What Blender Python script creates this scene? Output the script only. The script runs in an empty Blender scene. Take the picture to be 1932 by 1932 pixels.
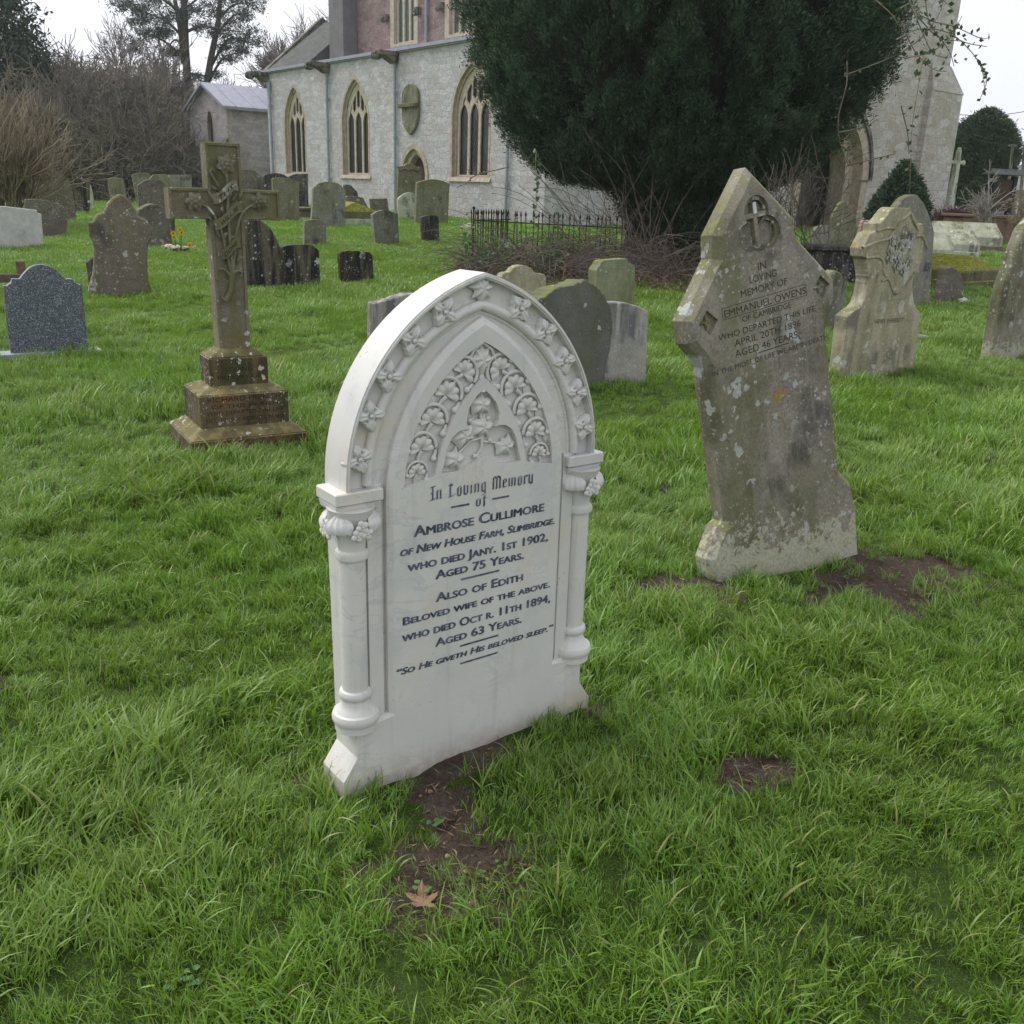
import bpy, bmesh, random
import numpy as np
from math import *
from mathutils import Vector, Matrix
random.seed(7); RNG = np.random.default_rng(11)
scene = bpy.context.scene
COL = scene.collection
PI = pi

# ------------------------------------------------------------------ camera model (photo scaled to 1932 px)
F = 1765.0; TH = atan((966 - 362) / F); RO = radians(2.2); H = 1.55
_R0 = np.array([1, 0, 0.]); FW = np.array([0, cos(TH), -sin(TH)]); _U0 = np.array([0, sin(TH), cos(TH)])
RR = cos(RO) * _R0 + sin(RO) * _U0; UU = -sin(RO) * _R0 + cos(RO) * _U0
CAM = np.array([0, 0, H])

def gz(x, y):
    """height of the churchyard ground: level near by, rising gently to the church"""
    x = np.asarray(x, float); y = np.asarray(y, float)
    k = np.clip(.028 + .0009 * x, .004, .05)
    s = np.log1p(np.exp(np.clip((y - 19) / 2., -30, 30))) * 2. * k
    z = 1.25 * (1 - np.exp(-s / 1.25))
    b = .012 * np.sin(x * 2.1 + 1.3) * np.cos(y * 1.7) + .010 * np.sin(x * 4.3 + y * 3.1) + .006 * np.sin(x * 9.1 - y * 7.3 + 2)
    far = np.clip((y - 6) / 10, 0, 1)
    return z + b * (1 + 1.0 * far)

def ray(px, py): return FW + RR * (px - 966) / F - UU * (py - 966) / F

def at(px, py):
    """the point of the ground seen at a photo pixel"""
    d = ray(px, py); t = .5; st = .1
    while t < 400:
        p = CAM + d * t
        if p[2] < gz(p[0], p[1]):
            a, b = t - st, t
            for _ in range(25):
                m = (a + b) / 2; q = CAM + d * m
                if q[2] < gz(q[0], q[1]): b = m
                else: a = m
            return CAM + d * b
        t += st; st = max(.1, t * .01)
    return CAM + d * 100

def dep(px, py, Y):
    d = ray(px, py); return CAM + d * (Y / d[1])

# ------------------------------------------------------------------ object helpers
def tag(o, label=None, cat=None, group=None, kind=None):
    if label: o['label'] = label
    if cat: o['category'] = cat
    if group: o['group'] = group
    if kind: o['kind'] = kind
    return o

def empty(name, loc=(0, 0, 0), rz=0, label=None, cat=None, group=None, M=None):
    o = bpy.data.objects.new(name, None); COL.objects.link(o)
    if M is not None: o.matrix_world = M
    else: o.location = loc; o.rotation_euler = (0, 0, rz)
    o.empty_display_size = .1
    return tag(o, label, cat, group)

def link(name, me, mat=None, parent=None, smooth=False, M=None):
    if mat is not None:
        for m in (mat if isinstance(mat, (list, tuple)) else [mat]): me.materials.append(m)
    if smooth: me.polygons.foreach_set('use_smooth', [True] * len(me.polygons))
    o = bpy.data.objects.new(name, me); COL.objects.link(o)
    if parent is not None: o.parent = parent
    if M is not None: o.matrix_local = M
    return o

def npmesh(name, V, Fs):
    """mesh from an (n,3) array and an (m,k) index array, or a list of such index arrays"""
    me = bpy.data.meshes.new(name)
    if isinstance(Fs, np.ndarray): Fs = [Fs]
    V = np.asarray(V, np.float32)
    me.vertices.add(len(V)); me.vertices.foreach_set('co', V.ravel())
    loops = np.concatenate([f.ravel() for f in Fs]).astype(np.int32)
    tot = np.concatenate([np.full(len(f), f.shape[1]) for f in Fs]).astype(np.int32)
    start = np.concatenate([[0], np.cumsum(tot)[:-1]]).astype(np.int32)
    me.loops.add(len(loops)); me.loops.foreach_set('vertex_index', loops)
    me.polygons.add(len(tot)); me.polygons.foreach_set('loop_start', start); me.polygons.foreach_set('loop_total', tot)
    me.update(calc_edges=True); me.validate(); return me

class MB:
    """collects simple shapes into one mesh"""
    def __init__(s): s.v = []; s.f = []; s.n = 0
    def add(s, V, Fs):
        s.v.append(np.asarray(V, float)); s.f += [[i + s.n for i in f] for f in Fs]; s.n += len(V); return s
    def box(s, x0, x1, y0, y1, z0, z1, M=None):
        V = np.array([(x, y, z) for z in (z0, z1) for x, y in ((x0, y0), (x1, y0), (x1, y1), (x0, y1))], float)
        if M is not None: V = tf(M, V)
        return s.add(V, [(3, 2, 1, 0), (4, 5, 6, 7), (0, 1, 5, 4), (1, 2, 6, 5), (2, 3, 7, 6), (3, 0, 4, 7)])
    def frustum(s, a, za, b, zb):
        """a, b: (x0,x1,y0,y1) rectangles at za below and zb above"""
        V = [(a[0], a[2], za), (a[1], a[2], za), (a[1], a[3], za), (a[0], a[3], za), (b[0], b[2], zb), (b[1], b[2], zb), (b[1], b[3], zb), (b[0], b[3], zb)]
        return s.add(V, [(3, 2, 1, 0), (4, 5, 6, 7), (0, 1, 5, 4), (1, 2, 6, 5), (2, 3, 7, 6), (3, 0, 4, 7)])
    def lathe(s, prof, c=(0, 0, 0), n=20, M=None):
        V = []; Fs = []
        for r, z in prof:
            for i in range(n): V.append((c[0] + r * cos(2 * PI * i / n), c[1] + r * sin(2 * PI * i / n), c[2] + z))
        m = len(prof)
        for j in range(m - 1):
            for i in range(n): Fs.append((j * n + i, j * n + (i + 1) % n, (j + 1) * n + (i + 1) % n, (j + 1) * n + i))
        Fs.append(tuple(range(n - 1, -1, -1))); Fs.append(tuple((m - 1) * n + i for i in range(n)))
        V = np.array(V)
        if M is not None: V = tf(M, V)
        return s.add(V, Fs)
    def ball(s, c, r, n=8, sq=(1, 1, 1), M=None):
        V = []; Fs = []
        for j in range(n + 1):
            a = PI * j / n - PI / 2
            for i in range(2 * n): V.append((c[0] + sq[0] * r * cos(a) * cos(PI * i / n), c[1] + sq[1] * r * cos(a) * sin(PI * i / n), c[2] + sq[2] * r * sin(a)))
        for j in range(n):
            for i in range(2 * n): Fs.append((j * 2 * n + i, j * 2 * n + (i + 1) % (2 * n), (j + 1) * 2 * n + (i + 1) % (2 * n), (j + 1) * 2 * n + i))
        V = np.array(V)
        if M is not None: V = tf(M, V)
        return s.add(V, Fs)
    def tube(s, pts, r, n=8, flat=None):
        V, Fs = tubes([(pts, r)], n, flat); return s.add(V, [tuple(q) for q in Fs])
    def mesh(s, name='m'):
        me = bpy.data.meshes.new(name); me.from_pydata(np.concatenate(s.v).tolist(), [], s.f); me.update(); return me
    def build(s, name, mat, parent=None, smooth=False, M=None, bevel=0):
        me = s.mesh(name)
        if bevel: bevel_mesh(me, bevel)
        o = link(name, me, mat, parent, smooth, M)
        if smooth == 'auto': autosmooth(o)
        return o

def tf(M, V): M = np.array(M); return np.asarray(V) @ M[:3, :3].T + M[:3, 3]

def bevel_mesh(me, w, seg=1, ang=40):
    bm = bmesh.new(); bm.from_mesh(me)
    bmesh.ops.remove_doubles(bm, verts=bm.verts, dist=1e-5)
    es = [e for e in bm.edges if len(e.link_faces) == 2 and e.calc_face_angle(0) > radians(ang)]
    bmesh.ops.bevel(bm, geom=es, offset=w, segments=seg, affect='EDGES', clamp_overlap=True)
    bm.to_mesh(me); bm.free()

def autosmooth(o, ang=35):
    me = o.data; bm = bmesh.new(); bm.from_mesh(me)
    for e in bm.edges: e.smooth = not (len(e.link_faces) == 2 and e.calc_face_angle(0) > radians(ang))
    for f in bm.faces: f.smooth = True
    bm.to_mesh(me); bm.free(); return o

def tubes(lines, n=5, flat=None):
    """lines: (points, radius or radii) -> vertices and quads of swept tubes"""
    Vs = []; Fs = []; off = 0
    ca = np.cos(2 * PI * np.arange(n) / n); sa = np.sin(2 * PI * np.arange(n) / n)
    for pts, r in lines:
        P = np.asarray(pts, float); m = len(P)
        r = np.broadcast_to(np.asarray(r, float), (m,)) if np.ndim(r) == 0 or len(r) == m else np.linspace(r[0], r[1], m)
        T = np.gradient(P, axis=0); T /= np.linalg.norm(T, axis=1)[:, None] + 1e-12
        ref = np.array([0, 0, 1.]) if abs(T[:, 2]).mean() < .8 else np.array([1., 0, 0])
        A = np.cross(T, ref); A /= np.linalg.norm(A, axis=1)[:, None] + 1e-12; B = np.cross(T, A)
        V = P[:, None, :] + r[:, None, None] * (ca[None, :, None] * A[:, None, :] + sa[None, :, None] * B[:, None, :])
        Vs.append(V.reshape(-1, 3))
        i = np.arange(m - 1)[:, None] * n + np.arange(n)[None, :]; j = np.arange(m - 1)[:, None] * n + (np.arange(n)[None, :] + 1) % n
        Fs.append(np.stack([i, j, j + n, i + n], -1).reshape(-1, 4) + off); off += m * n
    return np.concatenate(Vs), np.concatenate(Fs)

def catmull(pts, closed=False, k=6):
    """points (x, y) smooth or (x, y, 1) corner -> a denser outline"""
    n = len(pts)
    if not any(len(p) > 2 for p in pts): corners = [0]
    else: corners = [i for i in range(n) if len(pts[i]) > 2]
    out = []
    P = [np.array(p[:2], float) for p in pts]
    segs = []
    for a, b in zip(corners, corners[1:] + [corners[0] + n]): segs.append([i % n for i in range(a, b + 1)])
    for s in segs:
        q = [P[i] for i in s]
        if len(q) == 2: out.append(q[0]); continue
        q = [2 * q[0] - q[1]] + q + [2 * q[-1] - q[-2]]
        for i in range(1, len(q) - 2):
            for t in np.linspace(0, 1, k, endpoint=False):
                p0, p1, p2, p3 = q[i - 1:i + 3]
                out.append(.5 * (2 * p1 + (p2 - p0) * t + (2 * p0 - 5 * p1 + 4 * p2 - p3) * t * t + (3 * p1 - p0 - 3 * p2 + p3) * t ** 3))
    return [tuple(p) for p in out]

def area(o): return .5 * sum(o[i][0] * o[(i + 1) % len(o)][1] - o[(i + 1) % len(o)][0] * o[i][1] for i in range(len(o)))
def ccw(o): return list(o) if area(o) > 0 else list(o)[::-1]

def parch(hw, z0, zs, za, n=14, cx=0):
    """outline of a pointed arch: half width, sill, springing and apex heights"""
    h = za - zs
    c = (hw * hw - h * h) / (2 * hw); r = hw - c; a1 = atan2(h, -c)
    R = [(cx + c + r * cos(a1 * i / n), zs + r * sin(a1 * i / n)) for i in range(n + 1)]
    L = [(2 * cx - x, z) for x, z in R[:-1]][::-1]
    return [(cx - hw, z0), (cx + hw, z0)] + R + L

def plate_bm(outer, holes=(), y0=0., y1=.1, floors=None, inset=0., inset_d=0., outer2=None):
    """a slab in the x-z plane: front at y0 with holes, sides to y1 and a back; holes get walls and floors (depths) or go right through (None).
    outer2: outline at y0 when it differs from the one at y0+inset_d (a chamfer)"""
    bm = bmesh.new(); outer = ccw(outer)
    front = ccw(outer2) if outer2 else outer
    loops = []
    def loop(pts, y): 
        vs = [bm.verts.new((x, y, z)) for x, z in pts]
        return vs, [bm.edges.new((vs[i], vs[(i + 1) % len(vs)])) for i in range(len(vs))]
    fv, fe = loop(front, y0); edges = list(fe); hs = []
    for h in holes:
        hv, he = loop(ccw(h), y0); edges += he; hs.append(hv)
    if holes: bmesh.ops.triangle_fill(bm, use_beauty=True, use_dissolve=False, edges=edges, normal=(0, -1, 0))
    else: bm.faces.new(fv)
    cur = fv
    if outer2:
        mv = [bm.verts.new((x, y0 + inset_d, z)) for x, z in outer]
        for i in range(len(mv)): bm.faces.new((cur[i], mv[i], mv[(i + 1) % len(mv)], cur[(i + 1) % len(mv)]))
        cur = mv
    bv = [bm.verts.new((x, y1, z)) for x, z in outer]
    for i in range(len(bv)): bm.faces.new((cur[i], bv[i], bv[(i + 1) % len(bv)], cur[(i + 1) % len(bv)]))
    if not holes or (floors and all(f is not None for f in floors)): bm.faces.new(bv)
    else:
        be = [bm.edges.get((bv[i], bv[(i + 1) % len(bv)])) for i in range(len(bv))]
    thru = []
    for k, hv in enumerate(hs):
        d = floors[k] if floors else None
        yy = y1 if d is None else y0 + d
        w = [bm.verts.new((v.co.x, yy, v.co.z)) for v in hv]
        for i in range(len(w)): bm.faces.new((hv[i], hv[(i + 1) % len(w)], w[(i + 1) % len(w)], w[i]))
        if d is None: thru += [bm.edges.get((w[i], w[(i + 1) % len(w)])) for i in range(len(w))]
        else: bm.faces.new(w)
    if thru: bmesh.ops.triangle_fill(bm, use_beauty=True, use_dissolve=False, edges=be + thru, normal=(0, 1, 0))
    bmesh.ops.recalc_face_normals(bm, faces=bm.faces)
    return bm

def bm_obj(name, bm, mat, parent=None, M=None, bevel=0, seg=1, smooth=False, ang=40, only=None):
    if bevel:
        es = [e for e in bm.edges if len(e.link_faces) == 2 and e.calc_face_angle(0) > radians(ang) and (only is None or all(only(v.co) for v in e.verts))]
        bmesh.ops.bevel(bm, geom=es, offset=bevel, segments=seg, affect='EDGES', clamp_overlap=True)
    me = bpy.data.meshes.new(name); bm.to_mesh(me); bm.free()
    o = link(name, me, mat, parent, False, M)
    if smooth: autosmooth(o, 30)
    return o

# ------------------------------------------------------------------ lettering
def text_geo(s, size=1., width=None, bold=0., caps=False, shear=0., depth=.0006, align='CENTER'):
    """(verts, faces) of the line of text in the x-z plane, baseline at z=0, facing -y"""
    cu = bpy.data.curves.new('t', 'FONT'); cu.body = s; cu.size = size; cu.align_x = align; cu.extrude = 0; cu.offset = bold * size
    cu.resolution_u = 3; cu.shear = shear; cu.small_caps_scale = .76
    if caps:
        for i in range(len(s)): cu.body_format[i].use_small_caps = True
    o = bpy.data.objects.new('t', cu); COL.objects.link(o)
    dg = bpy.context.evaluated_depsgraph_get(); me = bpy.data.meshes.new_from_object(o.evaluated_get(dg))
    V = np.array([v.co[:] for v in me.vertices]); Fs = [tuple(p.vertices) for p in me.polygons]
    bpy.data.objects.remove(o); bpy.data.curves.remove(cu); bpy.data.meshes.remove(me)
    if width: V[:, 0] *= width / (V[:, 0].max() - V[:, 0].min())
    if align == 'CENTER': V[:, 0] -= (V[:, 0].max() + V[:, 0].min()) / 2
    return np.stack([V[:, 0], V[:, 2], V[:, 1]], 1), Fs

class Lettering(MB):
    def line(s, t, x, z, size, width=None, y=0., **k):
        V, Fs = text_geo(t, size, width, **k); V = V + np.array([x, y, z]); return s.add(V, Fs)
    def bar(s, x0, x1, z, h, y=0.):
        return s.add([(x0, y, z), (x1, y, z), (x1, y, z + h), (x0, y, z + h)], [(0, 1, 2, 3)])
# ------------------------------------------------------------------ materials
class G:
    def __init__(s, name):
        s.m = bpy.data.materials.new(name); s.m.use_nodes = True; s.nt = s.m.node_tree; s.nt.nodes.clear()
        s.out = s.nt.nodes.new('ShaderNodeOutputMaterial')
    def n(s, t, ins=None, **at_):
        nd = s.nt.nodes.new('ShaderNode' + t)
        for k, v in at_.items(): setattr(nd, k, v)
        for k, v in (ins or {}).items(): s.put(nd.inputs[k], v)
        return nd
    def put(s, sock, v):
        if isinstance(v, bpy.types.NodeSocket): s.nt.links.new(v, sock)
        elif isinstance(v, bpy.types.Node): s.nt.links.new(v.outputs[0], sock)
        else:
            if isinstance(v, (tuple, list)) and len(v) == 3 and sock.type == 'RGBA': v = (*v, 1)
            sock.default_value = v
    def mix(s, f, a, b, blend='MIX'):
        nd = s.nt.nodes.new('ShaderNodeMix'); nd.data_type = 'RGBA'; nd.blend_type = blend
        s.put(nd.inputs[0], f); s.put(nd.inputs[6], a); s.put(nd.inputs[7], b); return nd.outputs[2]
    def mr(s, v, a, b, c=0., d=1., smooth=True):
        nd = s.n('MapRange', {0: v, 1: a, 2: b, 3: c, 4: d}); nd.interpolation_type = 'SMOOTHSTEP' if smooth else 'LINEAR'; return nd.outputs[0]
    def math(s, op, a, b=0., c=None):
        nd = s.n('Math', {0: a, 1: b}, operation=op)
        if c is not None: s.put(nd.inputs[2], c)
        return nd.outputs[0]
    def noise(s, co, sc, det=4., rough=.55, dist=0.): return s.n('TexNoise', {'Vector': co, 'Scale': sc, 'Detail': det, 'Roughness': rough, 'Distortion': dist}).outputs[0]
    def vor(s, co, sc): return s.n('TexVoronoi', {'Vector': co, 'Scale': sc})
    def coords(s, sc=(1, 1, 1), rand=True):
        tc = s.n('TexCoord').outputs['Object']
        if rand:
            r = s.n('ObjectInfo').outputs['Random']
            cb = s.n('CombineXYZ', {0: s.math('MULTIPLY', r, 37.), 1: s.math('MULTIPLY', r, 91.), 2: s.math('MULTIPLY', r, 53.)})
            tc = s.n('VectorMath', {0: tc, 1: cb}, operation='ADD').outputs[0]
        return tc
    def scale(s, co, sc): return s.n('Mapping', {'Vector': co, 'Scale': sc}).outputs[0]
    def bump(s, h, st=.3, d=.01, nrm=None):
        nd = s.n('Bump', {'Height': h, 'Strength': st, 'Distance': d})
        if nrm is not None: s.put(nd.inputs['Normal'], nrm)
        return nd.outputs[0]
    def bsdf(s, col, rough=.8, nrm=None, spec=.3, extra=None):
        b = s.n('BsdfPrincipled', {'Base Color': col, 'Roughness': rough, 'Specular IOR Level': spec})
        if nrm is not None: s.put(b.inputs['Normal'], nrm)
        for k, v in (extra or {}).items(): s.put(b.inputs[k], v)
        s.nt.links.new(b.outputs[0], s.out.inputs[0]); return s.m

def stone(name, a, b, dark=0., darkc=(.02, .019, .02), lich=.3, lichc=(.5, .52, .47), big=.3, yel=0., moss=0., mossc=(.10, .115, .018), green=0., red=0., scale=1., bump=.5, crust=0.):
    """weathered carved stone with lichen spots, streaks, algae and moss on what faces the sky"""
    g = G(name); co = g.coords()
    n1 = g.noise(co, 3.2 * scale, 8, .62); n2 = g.noise(co, 13 * scale, 5, .6); n3 = g.noise(co, 90 * scale, 3, .6)
    col = g.mix(g.mr(n1, .36, .64), a, b)
    col = g.mix(g.mr(n2, .3, .75, 0, .55), col, tuple(c * .55 for c in a))
    col = g.mix(g.mr(n3, .3, .7, 0, .5), col, tuple(min(1, c * 1.45) for c in b))
    if red: col = g.mix(g.mr(g.noise(co, 2.1, 5, .6, .3), .5, .62, 0, red), col, (.19, .085, .04))
    if dark:
        st = g.noise(g.scale(co, (7, 7, .7)), 1.3, 6, .6)
        st2 = g.noise(co, 1.7, 4, .6)
        f = g.math('MULTIPLY', g.mr(st, .40, .56), g.mr(st2, .62 - .42 * dark, .75 - .42 * dark))
        col = g.mix(g.math('MULTIPLY', f, min(1, .55 + dark * .45)), col, darkc)
    if green: col = g.mix(g.math('MULTIPLY', g.mr(g.noise(g.scale(co, (2.4, 2.4, .8)), 1.6, 6, .65), .42, .62), green), col, (.105, .112, .03))
    nz = g.n('SeparateXYZ', {0: g.n('NewGeometry').outputs['Normal']}).outputs[2]
    if moss:
        f = g.math('MULTIPLY', g.mr(g.math('ADD', nz, g.mr(n2, .2, .8, -.25, .25, False)), .35, .75), moss)
        col = g.mix(f, col, g.mix(g.mr(n2, .4, .65), mossc, tuple(c * 1.9 for c in mossc)))
    def spots(sc, thr, c1, c2, seed, amt, wob=.27):
        nonlocal col
        w = g.n('VectorMath', {0: co, 1: g.n('VectorMath', {0: g.n('TexNoise', {'Vector': co, 'Scale': sc * 2.2, 'Detail': 3.}).outputs[1], 3: wob / sc * 4}, operation='SCALE').outputs[0]}, operation='ADD').outputs[0]
        w = g.n('VectorMath', {0: w, 1: (seed, seed * 1.7, seed * .6)}, operation='ADD').outputs[0]
        v = g.vor(w, sc); rnd = g.n('SeparateColor', {0: v.outputs['Color']})
        rad = g.math('MULTIPLY', g.mr(rnd.outputs[0], 1 - thr, 1., 0, 1, False), .42)
        m = g.math('SUBTRACT', rad, v.outputs['Distance'])
        f = g.math('MULTIPLY', g.mr(m, 0, .035), g.math('MULTIPLY', amt, g.mr(g.noise(g.n('VectorMath', {0: co, 1: (seed * 3, seed, 5.)}, operation='ADD').outputs[0], 3.4 * scale, 3, .6), .39, .56, .05, 1)))
        col = g.mix(f, col, g.mix(g.mr(n3, .35, .65), c1, c2)); return f
    if crust:
        pz = g.n('SeparateXYZ', {0: g.n('NewGeometry').outputs['Position']}).outputs[2]
        f = g.mr(g.math('ADD', g.math('MULTIPLY', g.mr(pz, -.02, .42, 1, 0, False), .42), g.noise(co, 26, 5, .7)), .70, .80, 0, crust); col = g.mix(f, col, g.mix(g.mr(n3, .35, .65), (.34, .345, .25), (.47, .46, .33)))
    fl = None
    if big: fl = spots(6.5 * scale, big, lichc, tuple(c * .72 for c in lichc), 3.1, .9)
    if lich: spots(24 * scale, lich, lichc, tuple(c * .8 for c in lichc), 7.7, .85); spots(60 * scale, lich * .9, lichc, tuple(c * .7 for c in lichc), 17.7, .75)
    if yel: spots(11 * scale, yel, (.33, .24, .05), (.28, .15, .03), 23.3, .8)
    h = g.math('ADD', g.math('MULTIPLY', n2, .6), g.math('MULTIPLY', n3, .35))
    h = g.math('ADD', h, n1)
    return g.bsdf(col, g.mr(n2, .3, .7, .75, .95), g.bump(h, bump, .012), .25)

def simple(name, col, rough=.7, var=.25, sc=8., bump=.2, spec=.3, metal=0.):
    g = G(name); co = g.coords(); n = g.noise(co, sc, 5, .6)
    c = g.mix(g.mr(n, .3, .7), tuple(x * (1 - var) for x in col), tuple(min(1, x * (1 + var)) for x in col))
    return g.bsdf(c, rough, g.bump(g.noise(co, sc * 6, 3), bump, .005), spec, {'Metallic': metal})

def leafmat(name, c1, c2, c3=None, rough=.5, trans=.25, sc=1.2, spec=.3):
    """leaves: colour varies from leaf to leaf and in broad drifts; light passes through a little"""
    g = G(name); co = g.n('TexCoord').outputs['Object']
    geo = g.n('NewGeometry'); r = geo.outputs['Random Per Island']
    col = g.mix(g.mr(r, 0, 1, 0, 1, False), c1, c2)
    if c3: col = g.mix(g.mr(g.noise(geo.outputs['Position'], sc, 3), .45, .65, 0, .8), col, c3)
    b = g.n('BsdfPrincipled', {'Base Color': col, 'Roughness': rough, 'Specular IOR Level': spec})
    t = g.n('BsdfTranslucent', {'Color': col}); mx = g.n('MixShader', {0: trans, 1: b, 2: t})
    g.nt.links.new(mx.outputs[0], g.out.inputs[0]); return g.m

def marble():
    g = G('white_marble'); co = g.coords(rand=False)
    n1 = g.noise(co, 2.6, 8, .6, .6); n2 = g.noise(g.scale(co, (1, 1, 2.2)), 5, 9, .62, 1.3); n3 = g.noise(co, 40, 4, .6)
    vein = g.mr(g.math('ABSOLUTE', g.math('SUBTRACT', n2, .5)), 0, .035, 1, 0)
    col = g.mix(g.mr(n1, .35, .65), (.60, .595, .565), (.665, .65, .605))
    col = g.mix(g.math('MULTIPLY', vein, g.mr(n1, .45, .6, .0, .45)), col, (.42, .44, .48))
    col = g.mix(g.mr(g.noise(co, 3.1, 6, .6), .50, .66, 0, .5), col, (.47, .48, .50))
    col = g.mix(g.mr(g.noise(co, 4.3, 4, .5), .54, .70, 0, .5), col, (.62, .55, .43))
    col = g.mix(g.math('MULTIPLY', g.mr(g.noise(co, 75, 4, .75), .60, .70), g.mr(g.noise(co, 5.5, 4), .46, .62, 0, .75)), col, (.16, .16, .165))
    col = g.mix(g.mr(g.noise(g.scale(co, (26, 26, 1.6)), 1., 5, .6), .56, .70, 0, .28), col, (.42, .41, .38))
    col = g.mix(g.mr(g.noise(co, 30, 5, .7), .62, .75, 0, .3), col, (.35, .36, .37))
    z = g.n('SeparateXYZ', {0: g.n('NewGeometry').outputs['Position']}).outputs[2]
    dirt = g.math('MULTIPLY', g.mr(z, -.05, .11, 1, 0), g.mr(g.noise(co, 22, 6, .7), .34, .6, .25, 1))
    col = g.mix(g.math('MULTIPLY', dirt, .75), col, (.33, .26, .18))
    h = g.math('ADD', g.math('MULTIPLY', g.noise(co, 120, 3), .4), g.noise(co, 18, 4))
    return g.bsdf(col, g.mr(n3, .3, .7, .42, .6), g.bump(h, .14, .004), .35)

M_ = {}
M_['marble'] = marble()
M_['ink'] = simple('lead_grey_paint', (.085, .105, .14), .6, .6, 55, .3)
M_['brown_stone'] = stone('brown_lichen_stone', (.125, .103, .082), (.18, .155, .125), lich=.6, big=.34, green=.35, moss=.35, dark=.15)
M_['big_stone'] = stone('grey_brown_sandstone', (.185, .165, .135), (.265, .24, .195), lich=.7, big=.72, crust=.9, lichc=(.46, .48, .45), yel=.03, green=.55, moss=.75, mossc=(.13, .14, .035), dark=.42, darkc=(.045, .036, .038))
M_['cross_stone'] = stone('mossy_sandstone', (.145, .125, .092), (.215, .19, .142), lich=.3, big=.12, green=.6, moss=.7, mossc=(.12, .115, .035), dark=.2, lichc=(.55, .57, .53))
M_['plinth_stone'] = stone('rusty_mossy_sandstone', (.095, .066, .04), (.145, .108, .062), lich=.4, big=.5, green=.3, moss=.8, mossc=(.125, .112, .045), red=.9, dark=.55, darkc=(.022, .02, .014), lichc=(.6, .62, .58))
M_['grey_stone'] = stone('grey_lichen_stone', (.18, .172, .15), (.25, .238, .205), lich=.35, big=.15, green=.35, moss=.45, dark=.3)
M_['olive_stone'] = stone('olive_grey_stone', (.145, .138, .10), (.205, .195, .14), lich=.4, big=.2, green=.6, moss=.6, dark=.15)
M_['black_stone'] = stone('black_stained_stone', (.075, .068, .055), (.125, .11, .08), lich=.3, big=.2, green=.3, dark=.95, darkc=(.012, .012, .016), lichc=(.58, .58, .52))
M_['dark_stone'] = stone('sooty_stone', (.07, .064, .056), (.115, .105, .088), lich=.5, big=.25, dark=.6, darkc=(.016, .015, .016))
M_['lichen_stone'] = stone('heavily_lichened_stone', (.10, .085, .07), (.16, .14, .115), lich=.7, big=.65, dark=.3, moss=.3, lichc=(.44, .46, .41))
M_['carved_stone'] = stone('cream_lichen_limestone', (.33, .295, .21), (.42, .375, .27), lich=.65, big=.6, yel=.08, green=.3, dark=.4, darkc=(.13, .125, .11), moss=.35, lichc=(.55, .55, .46))
M_['green_stone'] = stone('pale_green_algae_stone', (.19, .205, .13), (.25, .26, .165), lich=.12, big=0, green=.5, moss=.6)
M_['pale_stone'] = stone('pale_streaked_stone', (.27, .255, .225), (.36, .345, .31), lich=.2, big=.06, dark=.55, darkc=(.10, .10, .115), bump=.35)
M_['white_stone'] = stone('whitewashed_grave_stone', (.43, .42, .415), (.50, .49, .48), lich=0, big=0, dark=.1, darkc=(.3, .3, .3), bump=.2)
M_['slate_grey'] = stone('rough_dark_grey_stone', (.085, .086, .08), (.135, .136, .124), lich=.08, big=0, green=.35, moss=.5, bump=1.1, scale=.8)
M_['pink_stone'] = stone('pinkish_stone', (.33, .21, .19), (.42, .29, .26), lich=.3, big=.1)
M_['white_lichen'] = stone('white_lichened_limestone', (.36, .37, .31), (.5, .5, .43), lich=.4, big=.3, yel=.05, green=.3, moss=.35, dark=.35, darkc=(.06, .06, .05), lichc=(.66, .68, .62))
M_['moss_stone'] = stone('moss_covered_stone', (.10, .095, .06), (.15, .14, .09), lich=.2, big=.15, moss=1., mossc=(.13, .135, .01), green=.7, dark=.3)
M_['brick_tomb'] = stone('red_brown_tomb_stone', (.17, .105, .07), (.22, .14, .09), lich=.4, big=.25, dark=.2)
M_['letter_dark'] = simple('incised_letter_shade', (.062, .052, .042), .95, .4, 50, .3)  # shade of incised cuts, put into the colour of flat raised letters
M_['letter_cross'] = simple('cross_letter_shade', (.028, .026, .014), .95, .4, 50, .3)  # dark of the cut letters on the cross, painted as a plain colour
M_['white_patch'] = simple('chalky_white_patch', (.62, .63, .64), .9, .1, 40, .5)

def granite():
    g = G('speckled_blue_granite'); co = g.coords()
    v = g.vor(co, 170); r = g.n('SeparateColor', {0: v.outputs['Color']}).outputs[0]
    col = g.mix(g.mr(r, .3, .9), (.055, .063, .082), (.20, .22, .25)); col = g.mix(g.mr(r, .85, .95), col, (.42, .45, .5))
    col = g.mix(g.mr(g.noise(co, 25, 3), .3, .7, 0, .4), col, (.06, .075, .105))
    return g.bsdf(col, .32, None, .5)
M_['granite'] = granite()
M_['granite_light'] = simple('cut_granite_edge', (.30, .32, .36), .6, .15, 60, .2)
M_['old_wood'] = simple('weathered_wood', (.13, .095, .07), .85, .3, 20, .5)
M_['iron'] = simple('rusty_black_iron', (.03, .022, .018), .8, .5, 20, .5)
M_['black_paint'] = simple('black_stained_timber', (.018, .018, .02), .6, .3, 10, .2)
M_['board_brown'] = simple('brown_board', (.07, .04, .03), .7, .2, 6, .2)
M_['lead'] = simple('sheet_lead', (.30, .31, .37), .5, .12, 3, .2)
M_['pipe'] = simple('blue_grey_painted_pipe', (.25, .29, .33), .5, .1, 6, .1)
M_['limestone'] = simple('dressed_limestone', (.40, .34, .265), .85, .22, 5, .4)
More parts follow.
